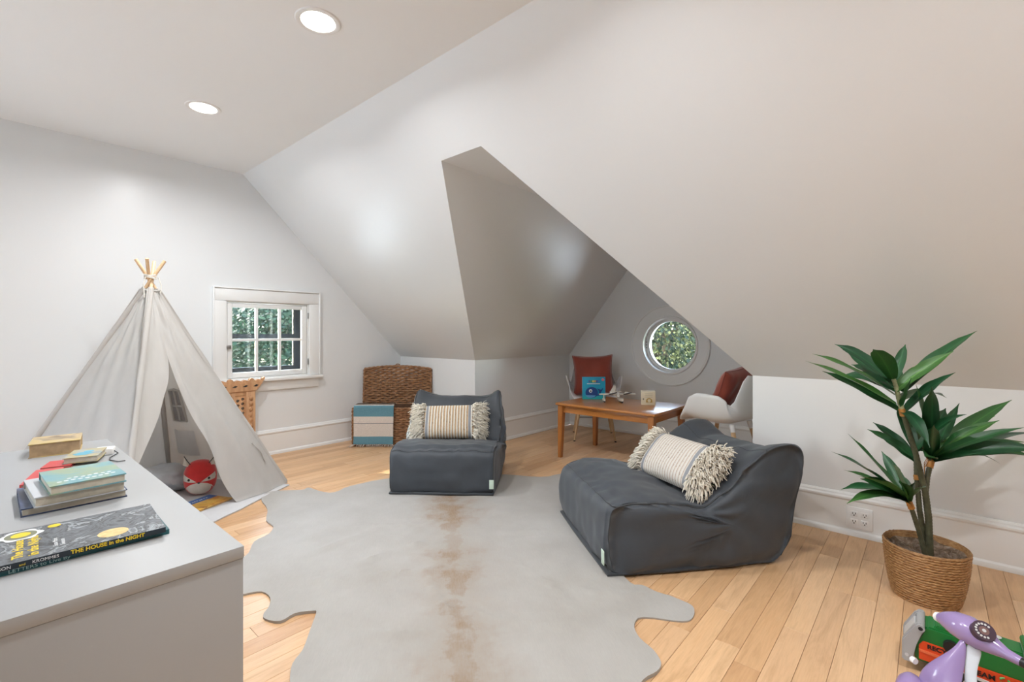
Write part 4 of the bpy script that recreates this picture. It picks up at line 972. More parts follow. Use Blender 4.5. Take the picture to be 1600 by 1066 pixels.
def throw_pt(s, v, layer):
    """v 0 hem .. 1 the end inside the trunk"""
    L = .50*v; x = tw0+(tw1-tw0)*s; off = .022+.010*layer
    drop = .349
    if L < drop: z = .028+L; y = -off-.006*(1-L/drop)*(1+sin(s*7)) - .003*nz((s*6, L*8, layer))
    else:
        q = L-drop; a = min(pi/2, q/.03); z = .028+drop+.022*sin(a)*(1)+.003; y = -off+ .03*(1-cos(a)) + max(0, q-.047)
    return Vector((x+.006*nz((L*5, s, 3))-.004*(1-v), y, z))
for layer in (0, 1):
    o = len(V)
    for j in range(nv_+1):
        for i in range(17):
            V.append(throw_pt(i/16, (j/nv_)*(.985 if layer == 0 else 1), layer)); U.append((i/16, min(.999, .02+.93*(j/nv_)/.80) if j/nv_ < .80 else .95))
    for j in range(nv_):
        for i in range(16): a = o+j*17+i; Fc.append((a, a+1, a+18, a+17) if layer else (a+17, a+18, a+1, a))
mesh_obj('cloth', V, Fc, M_THROW, th, True, U)
ed = MB(); nE = nv_
side = []
for j in range(nv_+1): side.append((throw_pt(1, j/nv_*.985, 0), throw_pt(1, j/nv_, 1)))
mb = MB()
for xx, lst in ((1, 1), (0, 0)):
    vv = []
    for j in range(nv_+1): vv += [throw_pt(xx, j/nv_*.985, 0), throw_pt(xx, j/nv_, 1)]
    mb.add(vv, [(2*j, 2*j+1, 2*j+3, 2*j+2) for j in range(nv_)], [(.5, min(.999, .02+.93*(j/nv_)/.80)) for j in range(nv_+1) for _ in (0, 1)])
mb.build('fold_edge', M_THROW, th, True, uv=True)
M_FRC = mat_flat('throw_fringe', (.58, .50, .43), .9, .15, 50); rg = random.Random(9); mb = MB()
for k in range(46):
    s = k/45; p = throw_pt(s, 0, rg.choice((0, 1))); e = p+Vector((rg.uniform(-.012, .012)-(.05 if k < 4 else 0)+(.02 if k > 41 else 0), -.02-rg.random()*.02-(.02 if k < 4 else 0), -.022)); e.z = max(e.z, .004); mb.tube([p, p.lerp(e, .5)+Vector((0, -.006, .002)), e], [.0022, .0025, .0014], 4)
for k in range(30):
    p = throw_pt(k/29, .80, 1)+Vector((0, -.002, .004)); mb.tube([p, p+Vector((rg.uniform(-.006, .006), -.008, .008))], .0018, 4)
tag(mb.build('fringe', M_FRC, th, True), kind='stuff')

# ---------------------------------------------------------------- low wooden table
M_OAK = mat_wood('honey_oak', (.30, .105, .020), (.46, .175, .038), 'y', 1.0, .3, .35, (.46, .19, .05)); M_OAKZ = mat_wood('honey_oak_leg', (.26, .085, .018), (.40, .145, .033), 'z', 1.0, .3, .35, (.45, .18, .048))
tb = thing('low_table', 'low honey-oak table with tapered legs in the dormer', 'table', (3.715, 2.02, 0))
TX, TY, TZ = .325, .465, .484
box('tabletop', (-TX, -TY, TZ-.022), (TX, TY, TZ), M_OAK, tb, .006, 3)
for sx_ in (-1, 1): box('apron', (sx_*(TX-.045)-.010, -TY+.06, TZ-.085), (sx_*(TX-.045)+.010, TY-.06, TZ-.022), M_OAK, tb, .002)
for sy_ in (-1, 1): box('apron', (-TX+.06, sy_*(TY-.045)-.010, TZ-.085), (TX-.06, sy_*(TY-.045)+.010, TZ-.022), mat_wood('honey_oak_end', (.26, .088, .018), (.40, .150, .035), 'x', 1.0, .3, .35), tb, .002)
for sx_ in (-1, 1):
    for sy_ in (-1, 1):
        cx, cy_ = sx_*(TX-.042), sy_*(TY-.042); bm = bmesh.new(); a, c = .026, .017
        vs_, _ = add_box(bm, (cx-a, cy_-a, 0), (cx+a, cy_+a, TZ-.022))
        for v in vs_[:4]: v.co.x = cx+sx_*(a-c)+(v.co.x-cx)*c/a; v.co.y = cy_+sy_*(a-c)+(v.co.y-cy_)*c/a
        bmesh.ops.bevel(bm, geom=bm.edges[:], offset=.003, segments=2, affect='EDGES'); bm_obj('leg', bm, M_OAKZ, tb, True)

# ---------------------------------------------------------------- moulded armchairs
M_SHELL = mat_flat('white_shell', (.80, .80, .80), .38, .01); M_BEECH = mat_wood('beech_leg', (.50, .31, .16), (.60, .40, .22), 'z', 1, .45); M_STEEL = mat_flat('grey_brace', (.30, .32, .34), .4, .05, metal=.6)
def shell_curve(v):
    """centre line of seat and back: v 0 front lip .. 1 top of back -> (y, z, half width, forward/up wrap height)"""
    K = [(0, -.255, .405, .205, .004), (.06, -.240, .428, .222, .012), (.14, -.19, .436, .245, .075), (.21, -.14, .430, .258, .170), (.30, -.07, .425, .266, .212), (.40, .02, .420, .272, .218), (.50, .11, .425, .275, .205), (.58, .180, .450, .262, .140), (.66, .222, .510, .240, .072), (.75, .245, .590, .226, .045), (.85, .262, .670, .212, .035), (.94, .275, .745, .190, .028), (1, .280, .790, .150, .018)]
    for i in range(len(K)-1):
        if v <= K[i+1][0]:
            t = (v-K[i][0])/(K[i+1][0]-K[i][0]); t = t*t*(3-2*t)*.5+t*.5; return [K[i][k]+(K[i+1][k]-K[i][k])*t for k in range(1, 5)]
    return list(K[-1][1:])
def armchair(label, loc, rz):
    t = thing('armchair', label, 'chair', loc, rz, 'white shell armchairs'); NU, NVv = 44, 56; V, Fc = [], []
    for j in range(NVv+1):
        v = j/NVv; y, z, hw, wr = shell_curve(v); y2, z2, *_ = shell_curve(min(1, v+.02)); y1, z1, *_ = shell_curve(max(0, v-.02))
        tn = Vector((0, y2-y1, z2-z1)).normalized(); nrm = Vector((0, -tn.z, tn.y))
        # arms rise straight up around the seat, wrap forward on the back
        k = max(0, min(1, (v-.52)/.22)); dirv = (Vector((0, 0, 1))*(1-k)+nrm*k).normalized()
        for i in range(NU+1):
            u = -1+2*i/NU; s = abs(u); a = max(0, (s-.45)/.55)
            xx = (u/s if s else 0)*hw*(s if s < .45 else .45+.55*sin(a*pi/2)**.9*.98) if s else 0
            lift = wr*(1-cos(a*pi/2))**1.05 + (.010*s*s)
            out = (1 if u > 0 else -1)*.02*a*a*(wr/.22)
            V.append(Vector((xx+out, y, z)) + dirv*lift)
    for j in range(NVv):
        for i in range(NU): a = j*(NU+1)+i; Fc.append((a, a+1, a+NU+2, a+NU+1))
    sh = mesh_obj('shell', V, Fc, M_SHELL, t, True); md = sh.modifiers.new('thick', 'SOLIDIFY'); md.thickness = .007; md.offset = 0
    for sx_ in (-1, 1):
        for sy_, yb, yt in ((-1, -.215, -.12), (1, .225, .13)):
            top = Vector((sx_*.135, yt, .418)); bot = Vector((sx_*.205, yb, .006)); mid = top.lerp(bot, .13)
            lg = tube('leg', [top.lerp(bot, .12), top.lerp(bot, .5), bot], [.0165, .015, .0095], M_BEECH, t, 12); tube('leg_socket', [top, mid], [.020, .0175], M_SHELL, lg, 12)
            tube('foot_pad', [bot+Vector((0, 0, .004)), Vector((bot.x, bot.y, 0))], .0105, M_BLACK, lg, 10)
        a = Vector((sx_*.165, -.158, .235)); b = Vector((sx_*.165, .168, .235)); tube('brace', [a, b], .006, M_STEEL, t, 8)
    tube('brace', [(-.165, -.158, .235), (.165, -.158, .235)], .007, M_STEEL, t, 8); tube('brace', [(-.165, .168, .235), (.165, .168, .235)], .007, M_STEEL, t, 8)
    return t
CH1 = ((4.315, 2.66), radians(-55)); CH2 = ((3.86, 1.20), radians(170))
armchair('white shell armchair behind the low table, facing the camera', (*CH1[0], 0), CH1[1])
armchair('white shell armchair at the right end of the low table, seen from the side', (*CH2[0], 0), CH2[1])
M_RUST = mat_flat('rust_velvet', (.30, .045, .022), .62, .16, 5, .15, 60, sheen=.5)
def rust_pillow(label, ch, p, lean, dz, roll, seed):
    t = thing('throw_pillow', label, 'pillow', (0, 0, 0), 0, 'rust velvet pillows'); t.matrix_world = Matrix.Translation((*ch[0], 0)) @ Matrix.Rotation(ch[1], 4, 'Z') @ Matrix.Translation(p) @ Matrix.Rotation(dz, 4, 'Z') @ Matrix.Rotation(-lean, 4, 'X') @ Matrix.Rotation(roll, 4, 'Y')
    cushion('cover', .43, .43, .15, M_RUST, t, seed, 32, 32, .10, .012)
    pts = []
    for k in range(96):
        q = k/96*4; s = int(q); f = -1+2*(q-s); u, v = [(f, -1), (1, f), (-f, 1), (-1, -f)][s]; x, z, _ = cushion_pt(u, v, .43, .43, .15, .10); pts.append((x, 0, z))
    tube('piping', pts, .004, M_RUST, t, 6, True); return t
rust_pillow('rust velvet pillow standing in the armchair behind the table', CH1, (0, .095, .650), radians(14), 0, radians(-2), 2)
rust_pillow('rust velvet pillow slumped in the armchair at the table end', CH2, (.0, .060, .650), radians(24), radians(0), radians(8), 7)
# ---------------------------------------------------------------- things on the table
TT = .484
wb = thing('whale_board_book', 'upright blue board book with a whale on its cover', 'book', (3.80, 2.34, TT), radians(-48))
box('pages', (-.103, -.004, .002), (.103, .020, .203), M_PAGE, wb, .001)
M_BLU = mat_flat('cover_bright_blue', (.012, .31, .48), .35, .12, 5); M_NAVY = mat_flat('whale_navy', (.012, .055, .22), .4)
wc = box('cover', (-.106, -.008, 0), (.106, -.004, .206), M_BLU, wb, .001); box('back_cover', (-.106, .020, 0), (.106, .024, .206), M_BLU, wb, .001)
def flat_xz(name, poly, mat, parent, y=-.0085, th=.0006):
    n = len(poly); V = [(x, y, z) for x, z in poly]+[(x, y+th, z) for x, z in poly]
    return mesh_obj(name, V, [tuple(range(n)), tuple(range(2*n-1, n-1, -1))]+[(i, i+n, (i+1) % n+n, (i+1) % n) for i in range(n)], mat, parent)
def ell(cx, cz, a, b, n=26, t0=0, t1=2*pi): return [(cx+a*cos(t0+(t1-t0)*k/n), cz+b*sin(t0+(t1-t0)*k/n)) for k in range(n)]
flat_xz('printed_sea', [(-.105, .001), (.105, .001), (.105, .03), (-.105, .03)], mat_flat('sea_green', (.02, .36, .38), .4), wc, -.0086)
flat_xz('printed_whale', ell(-.022, .063, .058, .052), M_NAVY, wc, -.0092)
flat_xz('printed_whale', [(.02, .03), (.048, .062), (.040, .086), (.028, .102), (.052, .094), (.066, .088), (.074, .100), (.084, .104), (.078, .085), (.066, .068), (.05, .035)], M_NAVY, wc, -.0094)
flat_xz('printed_belly', ell(-.030, .040, .046, .026, 22, pi, 2*pi), mat_flat('whale_belly', (.10, .30, .55), .4), wc, -.0098)
flat_xz('printed_eye', ell(-.032, .078, .015, .016, 18), M_WINK, wc, -.0104); flat_xz('printed_eye', ell(-.031, .076, .007, .008, 14), M_BLACK, wc, -.011)
for k, c in enumerate(((.06, .10, .3), (.06, .3, .12), (.66, .55, .08), (.62, .34, .05), (.10, .08, .35), (.05, .2, .5))):
    flat_xz('printed_title', [(-.052+.018*k, .157), (-.038+.018*k, .157), (-.038+.018*k, .178), (-.052+.018*k, .178)], mat_flat('title_ink', c, .4), wc, -.0092)
flat_xz('printed_subtitle', [(-.066, .142), (.056, .142), (.056, .147), (-.066, .147)], M_WINK, wc, -.0092)
flat_xz('printed_spot', ell(.082, .182, .014, .014, 16), mat_flat('pink_ink', (.55, .16, .20), .4), wc, -.0092)
# small cream block book standing half open
M_CREAM = mat_cover('cover_cream', 'plain', [(.70, .62, .44), (.74, .66, .50)], 10)
cb = thing('cream_board_book', 'small thick cream board book standing on the table', 'book', (3.80, 1.80, TT), radians(-62))
cc_ = box('cover', (-.058, -.004, 0), (.058, .0, .118), M_CREAM, cb, .001); box('pages', (-.056, .0, .002), (.056, .060, .116), M_PAGE, cb, .001); box('back_cover', (-.058, .060, 0), (.058, .064, .118), M_CREAM, cb, .001); box('spine', (-.060, -.004, 0), (-.056, .064, .118), M_CREAM, cb, .001)
M_OLV = mat_flat('ochre_ink', (.42, .27, .06), .5)
flat_xz('printed_snail', ell(.006, .034, .026, .026, 20, 0, pi)+[(-.02, .022), (.032, .022)], M_OLV, cc_, -.0046); flat_xz('printed_snail', ell(.006, .038, .014, .014, 16), M_CREAM, cc_, -.0050); flat_xz('printed_snail', ell(-.042, .050, .006, .008, 12), mat_flat('grey_ink', (.2, .19, .15), .5), cc_, -.0046)
for k in range(3): flat_xz('printed_title', [(-.030, .094-.014*k), (.034, .094-.014*k), (.034, .099-.014*k), (-.030, .099-.014*k)], mat_flat('pale_ink', (.52, .47, .36), .5), cc_, -.0046)
# toy seaplane
sp = thing('toy_seaplane', 'white and black toy seaplane standing on the low table', 'toy plane', (3.79, 2.10, TT), radians(-48))
M_IVORY = mat_flat('ivory_plastic', (.66, .62, .54), .35, .03); M_CHAR = mat_flat('hull_black', (.02, .02, .024), .3)
def hull(name, c, L, w, h, mat_top, mat_bot, parent):
    """boat-shaped float along y"""
    for part, z0, z1, mt in ((name, .45, 1, mat_top), ('keel', 0, .45, mat_bot)):
        V, Fc = [], []; n = 14
        for i in range(n+1):
            t = i/n; hw = w/2*max(.04, sin(pi*min(1, t*.92+.06)))**.55; bow = h*.35*max(0, (t-.75)/.25)**2
            for (sx_, fz) in ((-1, z1), (-.85 if z0 else -.25, z0), (.85 if z0 else .25, z0), (1, z1)): V.append((c[0]+sx_*hw, c[1]+(t-.5)*L, c[2]+h*fz+bow*(1-fz)))
        for i in range(n):
            for k in range(4): k2 = (k+1) % 4; Fc.append((i*4+k, i*4+k2, (i+1)*4+k2, (i+1)*4+k))
        Fc += [(3, 2, 1, 0), tuple(n*4+k for k in range(4))]; mesh_obj(name if z0 else 'keel', V, Fc, mt, parent, True, angle=40)
hull('hull', (.030, -.02, 0), .15, .046, .036, M_IVORY, M_CHAR, sp)
tube('fuselage', [(.0, -.075, .060), (.005, -.03, .058), (.010, .03, .058), (.012, .09, .066)], [.010, .017, .015, .006], M_IVORY, sp, 12)
for q in ((-.012, -.03), (.02, .02)): tube('strut', [(q[0], q[1], .055), (.030, q[1], .030)], .003, M_IVORY, sp, 6)
prism('wing', [(-.155, -.028), (-.05, -.040), (.06, -.040), (.165, -.026), (.168, .006), (.06, .016), (-.05, .016), (-.158, .004)], .066, .074, M_IVORY, sp, .002)
prism('tail_fin', [(.055, .062), (.096, .066), (.100, .125), (.086, .125)], -.003, .003, M_IVORY, sp, 0, Matrix.Translation((.012, 0, 0)) @ Matrix(((0, 0, 1, 0), (1, 0, 0, 0), (0, 1, 0, 0), (0, 0, 0, 1))))
prism('tailplane', [(-.045, .07), (.065, .07), (.06, .098), (-.04, .098)], .078, .083, M_IVORY, sp, .001)
prism('tail_fin', [(-.045, .080), (.0, .080), (.008, .150), (-.006, .150)], -.004, .004, M_IVORY, sp, 0, Matrix.Translation((-.020, -.01, 0)) @ Mc)
for xx in (-.115, ):
    tube('float_strut', [(xx, -.01, .068), (xx, -.01, .028)], .005, M_IVORY, sp, 8); hull('wing_float', (xx, -.01, 0), .075, .026, .028, M_IVORY, M_CHAR, sp)
for xx in (-.045, .085):
    en = tube('engine', [(xx, -.055, .080), (xx, -.045, .080), (xx, -.01, .080), (xx, .02, .078)], [.008, .013, .012, .004], M_IVORY, sp, 10)
    tube('propeller', [(xx-.036, -.058, .073), (xx, -.060, .080), (xx+.036, -.058, .090)], [.0035, .006, .0035], M_CHAR, en, 6)

# ---------------------------------------------------------------- wall outlet
ow = thing('wall_outlet', 'white double wall outlet on the baseboard behind the plant', 'outlet', (XB-.0165, .282, .100), 0)
box('plate', (-.006, -.058, -.057), (0, .058, .057), M_WHITE, ow, .003)
for sy_ in (-.023, .023):
    for sz_ in (-.021, .021):
        r = box('receptacle', (-.0085, sy_-.0165, sz_-.0145), (-.006, sy_+.0165, sz_+.0145), M_WHITE, ow, .002)
        for (a, b, w, h) in ((-.006, .003, .0015, .005), (.006, .003, .0015, .004), (0, -.007, .0028, .0028)): box('slot', (-.0090, sy_+a-w, sz_+b-h), (-.0084, sy_+a+w, sz_+b+h), M_BLACK, r)

# ---------------------------------------------------------------- potted plant
PC = Vector((2.62, .012, 0))
pl = thing('potted_dracaena', 'tall artificial dracaena in a round seagrass basket by the knee wall', 'potted plant', tuple(PC))
M_SEA = mat_wicker('seagrass', (.20, .09, .028), (.36, .185, .068), (.48, .28, .12), 60)
V, Fc, rows, seg = [], [], 21, 180
for r in range(rows):
    base = len(V)
    for j in range(5):
        s = j/4; zz = (r+s)/rows; R0 = .108+.032*zz**.8+.004*sin(pi*zz)
        for k in range(seg):
            a = 2*pi*k/seg; j1 = nz((cos(a)*6, sin(a)*6, r*1.7)); zo = .22*zz + .003*nz((cos(a)*3, sin(a)*3, r*.35)) + .0016*sin(k*1.3+r*2.2+2*j1)
            R = R0 + .0042*sin(pi*s)*(.75+.5*nz((cos(a)*22, sin(a)*22, r*2.3))) + .002*nz((cos(a)*2, sin(a)*2, 4)); V.append((R*cos(a), R*sin(a), max(0, zo)))
    for j in range(4):
        for k in range(seg): k2 = (k+1) % seg; Fc.append((base+j*seg+k, base+j*seg+k2, base+(j+1)*seg+k2, base+(j+1)*seg+k))
mesh_obj('basket', V, Fc, M_SEA, pl, True)
lathe('basket_inside', [(.141, .219), (.138, .222), (.134, .216), (.125, .10), (.10, .006), (.001, .004)], M_SEA, pl, 48)
def mat_plastic():
    m, nt, b = new_mat('clear_liner'); co = obj_co(nt); n = tex_noise(nt, co, 30, 3, .6, 1.5)
    r = ramp(nt, n.outputs['Fac'], [(.3, (.10, .065, .04)), (.55, (.24, .17, .12)), (.75, (.42, .36, .30))]); nt.links.new(r.outputs[0], b.inputs['Base Color']); b.inputs['Roughness'].default_value = .16
    add_bump(nt, b, n.outputs['Fac'], .9, .02); return m
V, Fc = [], []
for i in range(9):
    rr = .132*i/8+.0005
    for k in range(40): a = 2*pi*k/40; V.append((rr*cos(a), rr*sin(a), .168+.016*nz((rr*cos(a)*26, rr*sin(a)*26, 0))+.028*(i/8)**3))
for i in range(8):
    for k in range(40): k2 = (k+1) % 40; Fc.append((i*40+k, i*40+k2, (i+1)*40+k2, (i+1)*40+k))
mesh_obj('liner', V, Fc, mat_plastic(), pl, True)
M_STEM = mat_flat('stem_green_brown', (.085, .085, .045), .6, .35, 30, .6, 120); M_STEMT = mat_flat('stem_pale_top', (.36, .36, .20), .6, .3, 60, .5, 150); M_ORG = mat_flat('stem_orange_cuff', (.50, .22, .05), .6, .35, 40)
def stem(pts, r0, r1):
    P_ = [Vector(p)-PC for p in pts]; out = []; rr = []
    tot = sum((P_[i+1]-P_[i]).length for i in range(len(P_)-1)); acc = 0
    for i in range(len(P_)-1):
        k = max(2, int((P_[i+1]-P_[i]).length/.006))
        for s in range(k): out.append(P_[i].lerp(P_[i+1], s/k)); f = (acc+(P_[i+1]-P_[i]).length*s/k)/tot; rr.append((r0+(r1-r0)*f)*(1+.10*(len(out) % 2)))
        acc += (P_[i+1]-P_[i]).length
    out.append(P_[-1]); rr.append(r1); return out, rr
def mk_stem(pts, r0, r1, name='stem', mat=None):
    o, r = stem(pts, r0, r1); return tube(name, o, r, mat or M_STEM, pl, 8)
S1 = [(2.629, -.002, .162), (2.626, .002, .328), (2.617, .012, .434), (2.590, .042, .595), (2.567, .068, .707), (2.551, .086, .781)]
mk_stem(S1, .0125, .0085); mk_stem([(2.551, .086, .781), (2.536, .104, .875), (2.529, .112, .909)], .0095, .0075, 'stem_top', M_STEMT)
mk_stem([(2.592, .010, .172), (2.573, .032, .283), (2.542, .051, .366), (2.530, .065, .413)], .009, .008); mk_stem([(2.649, .006, .164), (2.627, .030, .347), (2.632, .040, .492), (2.643, .043, .611)], .010, .008); mk_stem([(2.617, .012, .434), (2.635, .006, .498), (2.661, -.008, .573)], .010, .0085)
for a, b in (((2.556, .081, .755), (2.551, .087, .785)), ((2.648, -.001, .535), (2.660, -.008, .565)), ((2.540, .054, .380), (2.531, .064, .412)), ((2.632, .038, .480), (2.633, .040, .50))):
    mk_stem([a, b], .0115, .0105, 'stem_cuff', M_ORG)
for k in range(3):
    p = Vector((2.648, .004, .56+.01*k))-PC; tube('aerial_root', [p, p+Vector((-.012+.01*k, .012, -.03)), p+Vector((-.006+.012*k, .01, -.065))], .0012, M_ORG, pl, 5)
def mat_leaf():
    m, nt, b = new_mat('dracaena_leaf'); uv = nt.nodes.new('ShaderNodeUVMap').outputs[0]; sp_ = nt.nodes.new('ShaderNodeSeparateXYZ'); nt.links.new(uv, sp_.inputs[0])
    oi = nt.nodes.new('ShaderNodeObjectInfo'); n = tex_noise(nt, mapping(nt, uv, (30, 2, 1)).outputs[0], 2, 3)
    base = ramp(nt, oi.outputs['Random'], [(0, (.012, .075, .030)), (.4, (.018, .10, .036)), (.7, (.03, .13, .035)), (1, (.065, .19, .035))])
    vein = ramp(nt, sp_.outputs['X'], [(.0, (.9, 1, .8)), (.06, (.75, .8, .75)), (.44, (1, 1, 1)), (.49, (1.9, 1.6, 1.5)), (.51, (1.9, 1.6, 1.5)), (.56, (1, 1, 1)), (.94, (.75, .8, .75)), (1, (.9, 1, .8))])
    m1 = nt.nodes.new('ShaderNodeMixRGB'); m1.blend_type = 'MULTIPLY'; m1.inputs[0].default_value = 1; nt.links.new(base.outputs[0], m1.inputs[1]); nt.links.new(vein.outputs[0], m1.inputs[2])
    st = ramp(nt, n.outputs['Fac'], [(.3, (.8, .85, .8)), (.7, (1.15, 1.1, 1.1))]); m2 = nt.nodes.new('ShaderNodeMixRGB'); m2.blend_type = 'MULTIPLY'; m2.inputs[0].default_value = 1
    nt.links.new(m1.outputs[0], m2.inputs[1]); nt.links.new(st.outputs[0], m2.inputs[2]); nt.links.new(m2.outputs[0], b.inputs['Base Color']); b.inputs['Roughness'].default_value = .38; return m
M_LEAF = mat_leaf()
LEAVES = [((2.539,0.100,0.800),(2.227,0.378,0.987),0.052,0.02), ((2.530,0.110,0.843),(2.351,0.373,1.012),0.050,0.03), ((2.541,0.098,0.781),(2.451,0.351,0.933),0.040,0.02), ((2.527,0.114,0.888),(2.486,0.311,1.051),0.045,0.04), ((2.527,0.114,0.907),(2.221,0.158,1.039),0.060,0.03), ((2.532,0.108,0.904),(2.627,0.076,1.052),0.034,0.01), ((2.551,0.086,0.856),(2.690,-0.146,1.109),0.060,0.03), ((2.562,0.074,0.781),(2.563,-0.078,0.944),0.050,0.02), ((2.527,0.114,0.872),(2.657,0.269,0.955),0.040,0.03), ((2.555,0.082,0.792),(2.421,0.052,0.926),0.050,0.01), ((2.555,0.082,0.771),(2.429,-0.002,0.658),0.040,0.05), ((2.543,0.096,0.821),(2.974,-0.060,0.799),0.045,0.05), ((2.534,0.106,0.861),(2.814,0.167,0.945),0.040,0.02), ((2.641,0.045,0.562),(2.643,0.209,0.668),0.040,0.02), ((2.641,0.045,0.568),(2.723,0.194,0.690),0.035,0.02), ((2.641,0.045,0.557),(2.618,0.162,0.647),0.045,0.02), ((2.681,-0.000,0.611),(2.525,0.041,0.893),0.050,0.01), ((2.688,-0.008,0.639),(2.474,-0.008,0.891),0.055,0.00), ((2.677,0.004,0.611),(2.877,-0.056,0.763),0.050,0.02), ((2.656,0.028,0.598),(2.832,0.070,0.720),0.040,0.01), ((2.661,-0.008,0.573),(2.928,-0.265,0.814),0.055,0.03), ((2.661,-0.008,0.579),(2.848,-0.099,0.793),0.040,0.01), ((2.661,-0.008,0.568),(2.750,-0.214,0.745),0.050,0.03), ((2.661,-0.008,0.573),(3.066,-0.225,0.723),0.045,0.03), ((2.661,-0.008,0.568),(3.099,-0.352,0.660),0.045,0.04), ((2.661,-0.008,0.573),(2.914,-0.324,0.627),0.050,0.05), ((2.661,-0.008,0.565),(2.809,-0.326,0.600),0.050,0.06), ((2.661,-0.008,0.568),(2.938,-0.231,0.532),0.040,0.07), ((2.661,-0.008,0.562),(2.563,-0.153,0.638),0.035,0.01), ((2.661,-0.008,0.568),(2.481,-0.137,0.751),0.055,0.03), ((2.659,-0.006,0.568),(2.439,-0.013,0.746),0.050,0.00), ((2.661,-0.008,0.573),(3.100,-0.326,0.612),0.050,0.04), ((2.530,0.065,0.410),(2.403,0.254,0.680),0.045,0.01), ((2.528,0.067,0.416),(2.297,0.298,0.618),0.050,0.03), ((2.528,0.067,0.408),(2.287,0.265,0.474),0.050,0.05), ((2.530,0.065,0.403),(2.253,0.242,0.432),0.045,0.06), ((2.532,0.063,0.418),(2.622,0.157,0.583),0.040,0.01), ((2.532,0.063,0.405),(2.294,0.105,0.607),0.060,0.01), ((2.533,0.061,0.424),(2.391,0.041,0.527),0.035,0.01), ((2.528,0.067,0.410),(2.512,0.281,0.499),0.045,0.03), ((2.530,0.065,0.413),(2.183,0.201,0.562),0.050,0.03)]
rg = random.Random(21)
for (cx_, cy2, cz_, nn_, L0) in ((2.535, .105, .86, 5, .26), (2.661, -.008, .572, 6, .30), (2.53, .065, .41, 4, .24), (2.643, .043, .60, 4, .22)):
    for k in range(nn_):
        a = rg.uniform(0, 2*pi); el = rg.uniform(.05, .9); L_ = L0*rg.uniform(.75, 1.15); t2 = (cx_+cos(a)*cos(el)*L_, cy2+sin(a)*cos(el)*L_, cz_+sin(el)*L_)
        if t2[0] < XB-.04: LEAVES.append(((cx_, cy2, cz_), t2, rg.uniform(.036, .05), rg.uniform(.01, .05)))
for (b_, t_, wd, lift) in LEAVES:
    b_ = Vector(b_)-PC; t_ = Vector(t_)-PC; d = t_-b_; L = d.length; mid = b_.lerp(t_, .5)+Vector((0, 0, lift*1.2))
    tn = d.normalized(); prefer = Vector((-.45+rg.uniform(-.3, .3), rg.uniform(-.3, .3)-.05, .75+rg.uniform(-.2, .2))); nrm = (prefer-tn*prefer.dot(tn)).normalized(); wv = tn.cross(nrm).normalized()
    V, Fc, U = [], [], []; n = 16; tw = rg.uniform(-.35, .35)
    for i in range(n+1):
        t = i/n; p = b_.lerp(mid, t).lerp(mid.lerp(t_, t), t); prof = (sin(pi*min(1, .10+.90*t))**.75)*(1-.15*t) if t < .999 else .02
        if t > .8: prof *= max(.03, (1-t)/.2)**.75
        a = tw*t; w_ = wv*cos(a)+nrm*sin(a); nn = nrm*cos(a)-wv*sin(a); hw = wd*.60*prof+.0008
        wave = .003*sin(t*13+wd*90)*prof
        for (s, up) in ((-1, .16), (-.5, .05), (0, -.03), (.5, .05), (1, .16)): V.append(p+w_*s*hw+nn*(up*hw*1.6+wave*s)); U.append((.5+.5*s, t))
    for i in range(n):
        for k in range(4): a = i*5+k; Fc.append((a, a+1, a+6, a+5))
    mesh_obj('leaf', V, Fc, M_LEAF, pl, True, U)

# ---------------------------------------------------------------- toys in the right foreground
M_TGRN = mat_flat('toy_green', (.010, .155, .030), .35, .05); M_TORG = mat_flat('toy_orange', (.62, .060, .012), .35, .05); M_TGRY = mat_flat('toy_grey', (.36, .36, .36), .45, .05); M_LGRY = mat_flat('toy_light_grey', (.55, .55, .54), .45, .05)
tk = thing('toy_recycling_truck', 'green and orange toy recycling truck on the floor beside the plant', 'toy truck', (2.06, .055, 0), radians(-90))   # local x runs along the truck
SIDE = Matrix(((1, 0, 0, 0), (0, 0, -1, 0), (0, 1, 0, 0), (0, 0, 0, 1)))                                                                              # polygon x,z drawn on the -y side
prism('body', [(.02, .040), (.33, .040), (.33, .150), (.05, .158), (.03, .140), (.02, .10)], -.045, .045, M_TGRN, tk, .005, SIDE)
prism('side_panel', [(.03, .050), (.26, .045), (.26, .085), (.12, .088), (.10, .108), (.04, .110), (.03, .095)], .045, .050, M_TORG, tk, .001, SIDE)
prism('side_panel', [(.03, .050), (.26, .045), (.26, .085), (.12, .088), (.10, .108), (.04, .110), (.03, .095)], -.050, -.045, M_TORG, tk, .001, SIDE)
prism('side_rib', [(.03, .076), (.10, .072), (.10, .080), (.03, .084)], .050, .053, mat_flat('toy_orange_light', (.70, .14, .05), .4), tk, 0, SIDE)
for k in range(4): prism('hatch_stripe', [(.11+.045*k, .048), (.14+.045*k, .046), (.145+.045*k, .054), (.115+.045*k, .056)], .050, .0525, M_LGRY, tk, 0, SIDE)
prism('roof', [(.06, .150), (.30, .146), (.30, .160), (.07, .166)], -.036, .036, M_TGRN, tk, .003, SIDE)
prism('tailgate_arm', [(-.012, .030), (.016, .030), (.020, .095), (.046, .148), (.038, .166), (.020, .160), (-.012, .100)], .036, .054, M_TGRY, tk, .004, SIDE); prism('tailgate_arm', [(-.012, .030), (.016, .030), (.020, .095), (.046, .148), (.038, .166), (.020, .160), (-.012, .100)], -.054, -.036, M_TGRY, tk, .004, SIDE)
tube('tailgate_pin', [(.034, -.060, .152), (.034, .060, .152)], .011, M_TGRY, tk, 14); tube('tailgate_pin', [(.034, -.0605, .152), (.034, -.058, .152)], .006, M_BLACK, tk, 12); tube('tailgate_pin', [(.0, -.0555, .052), (.0, -.053, .052)], .005, M_LGRY, tk, 12)
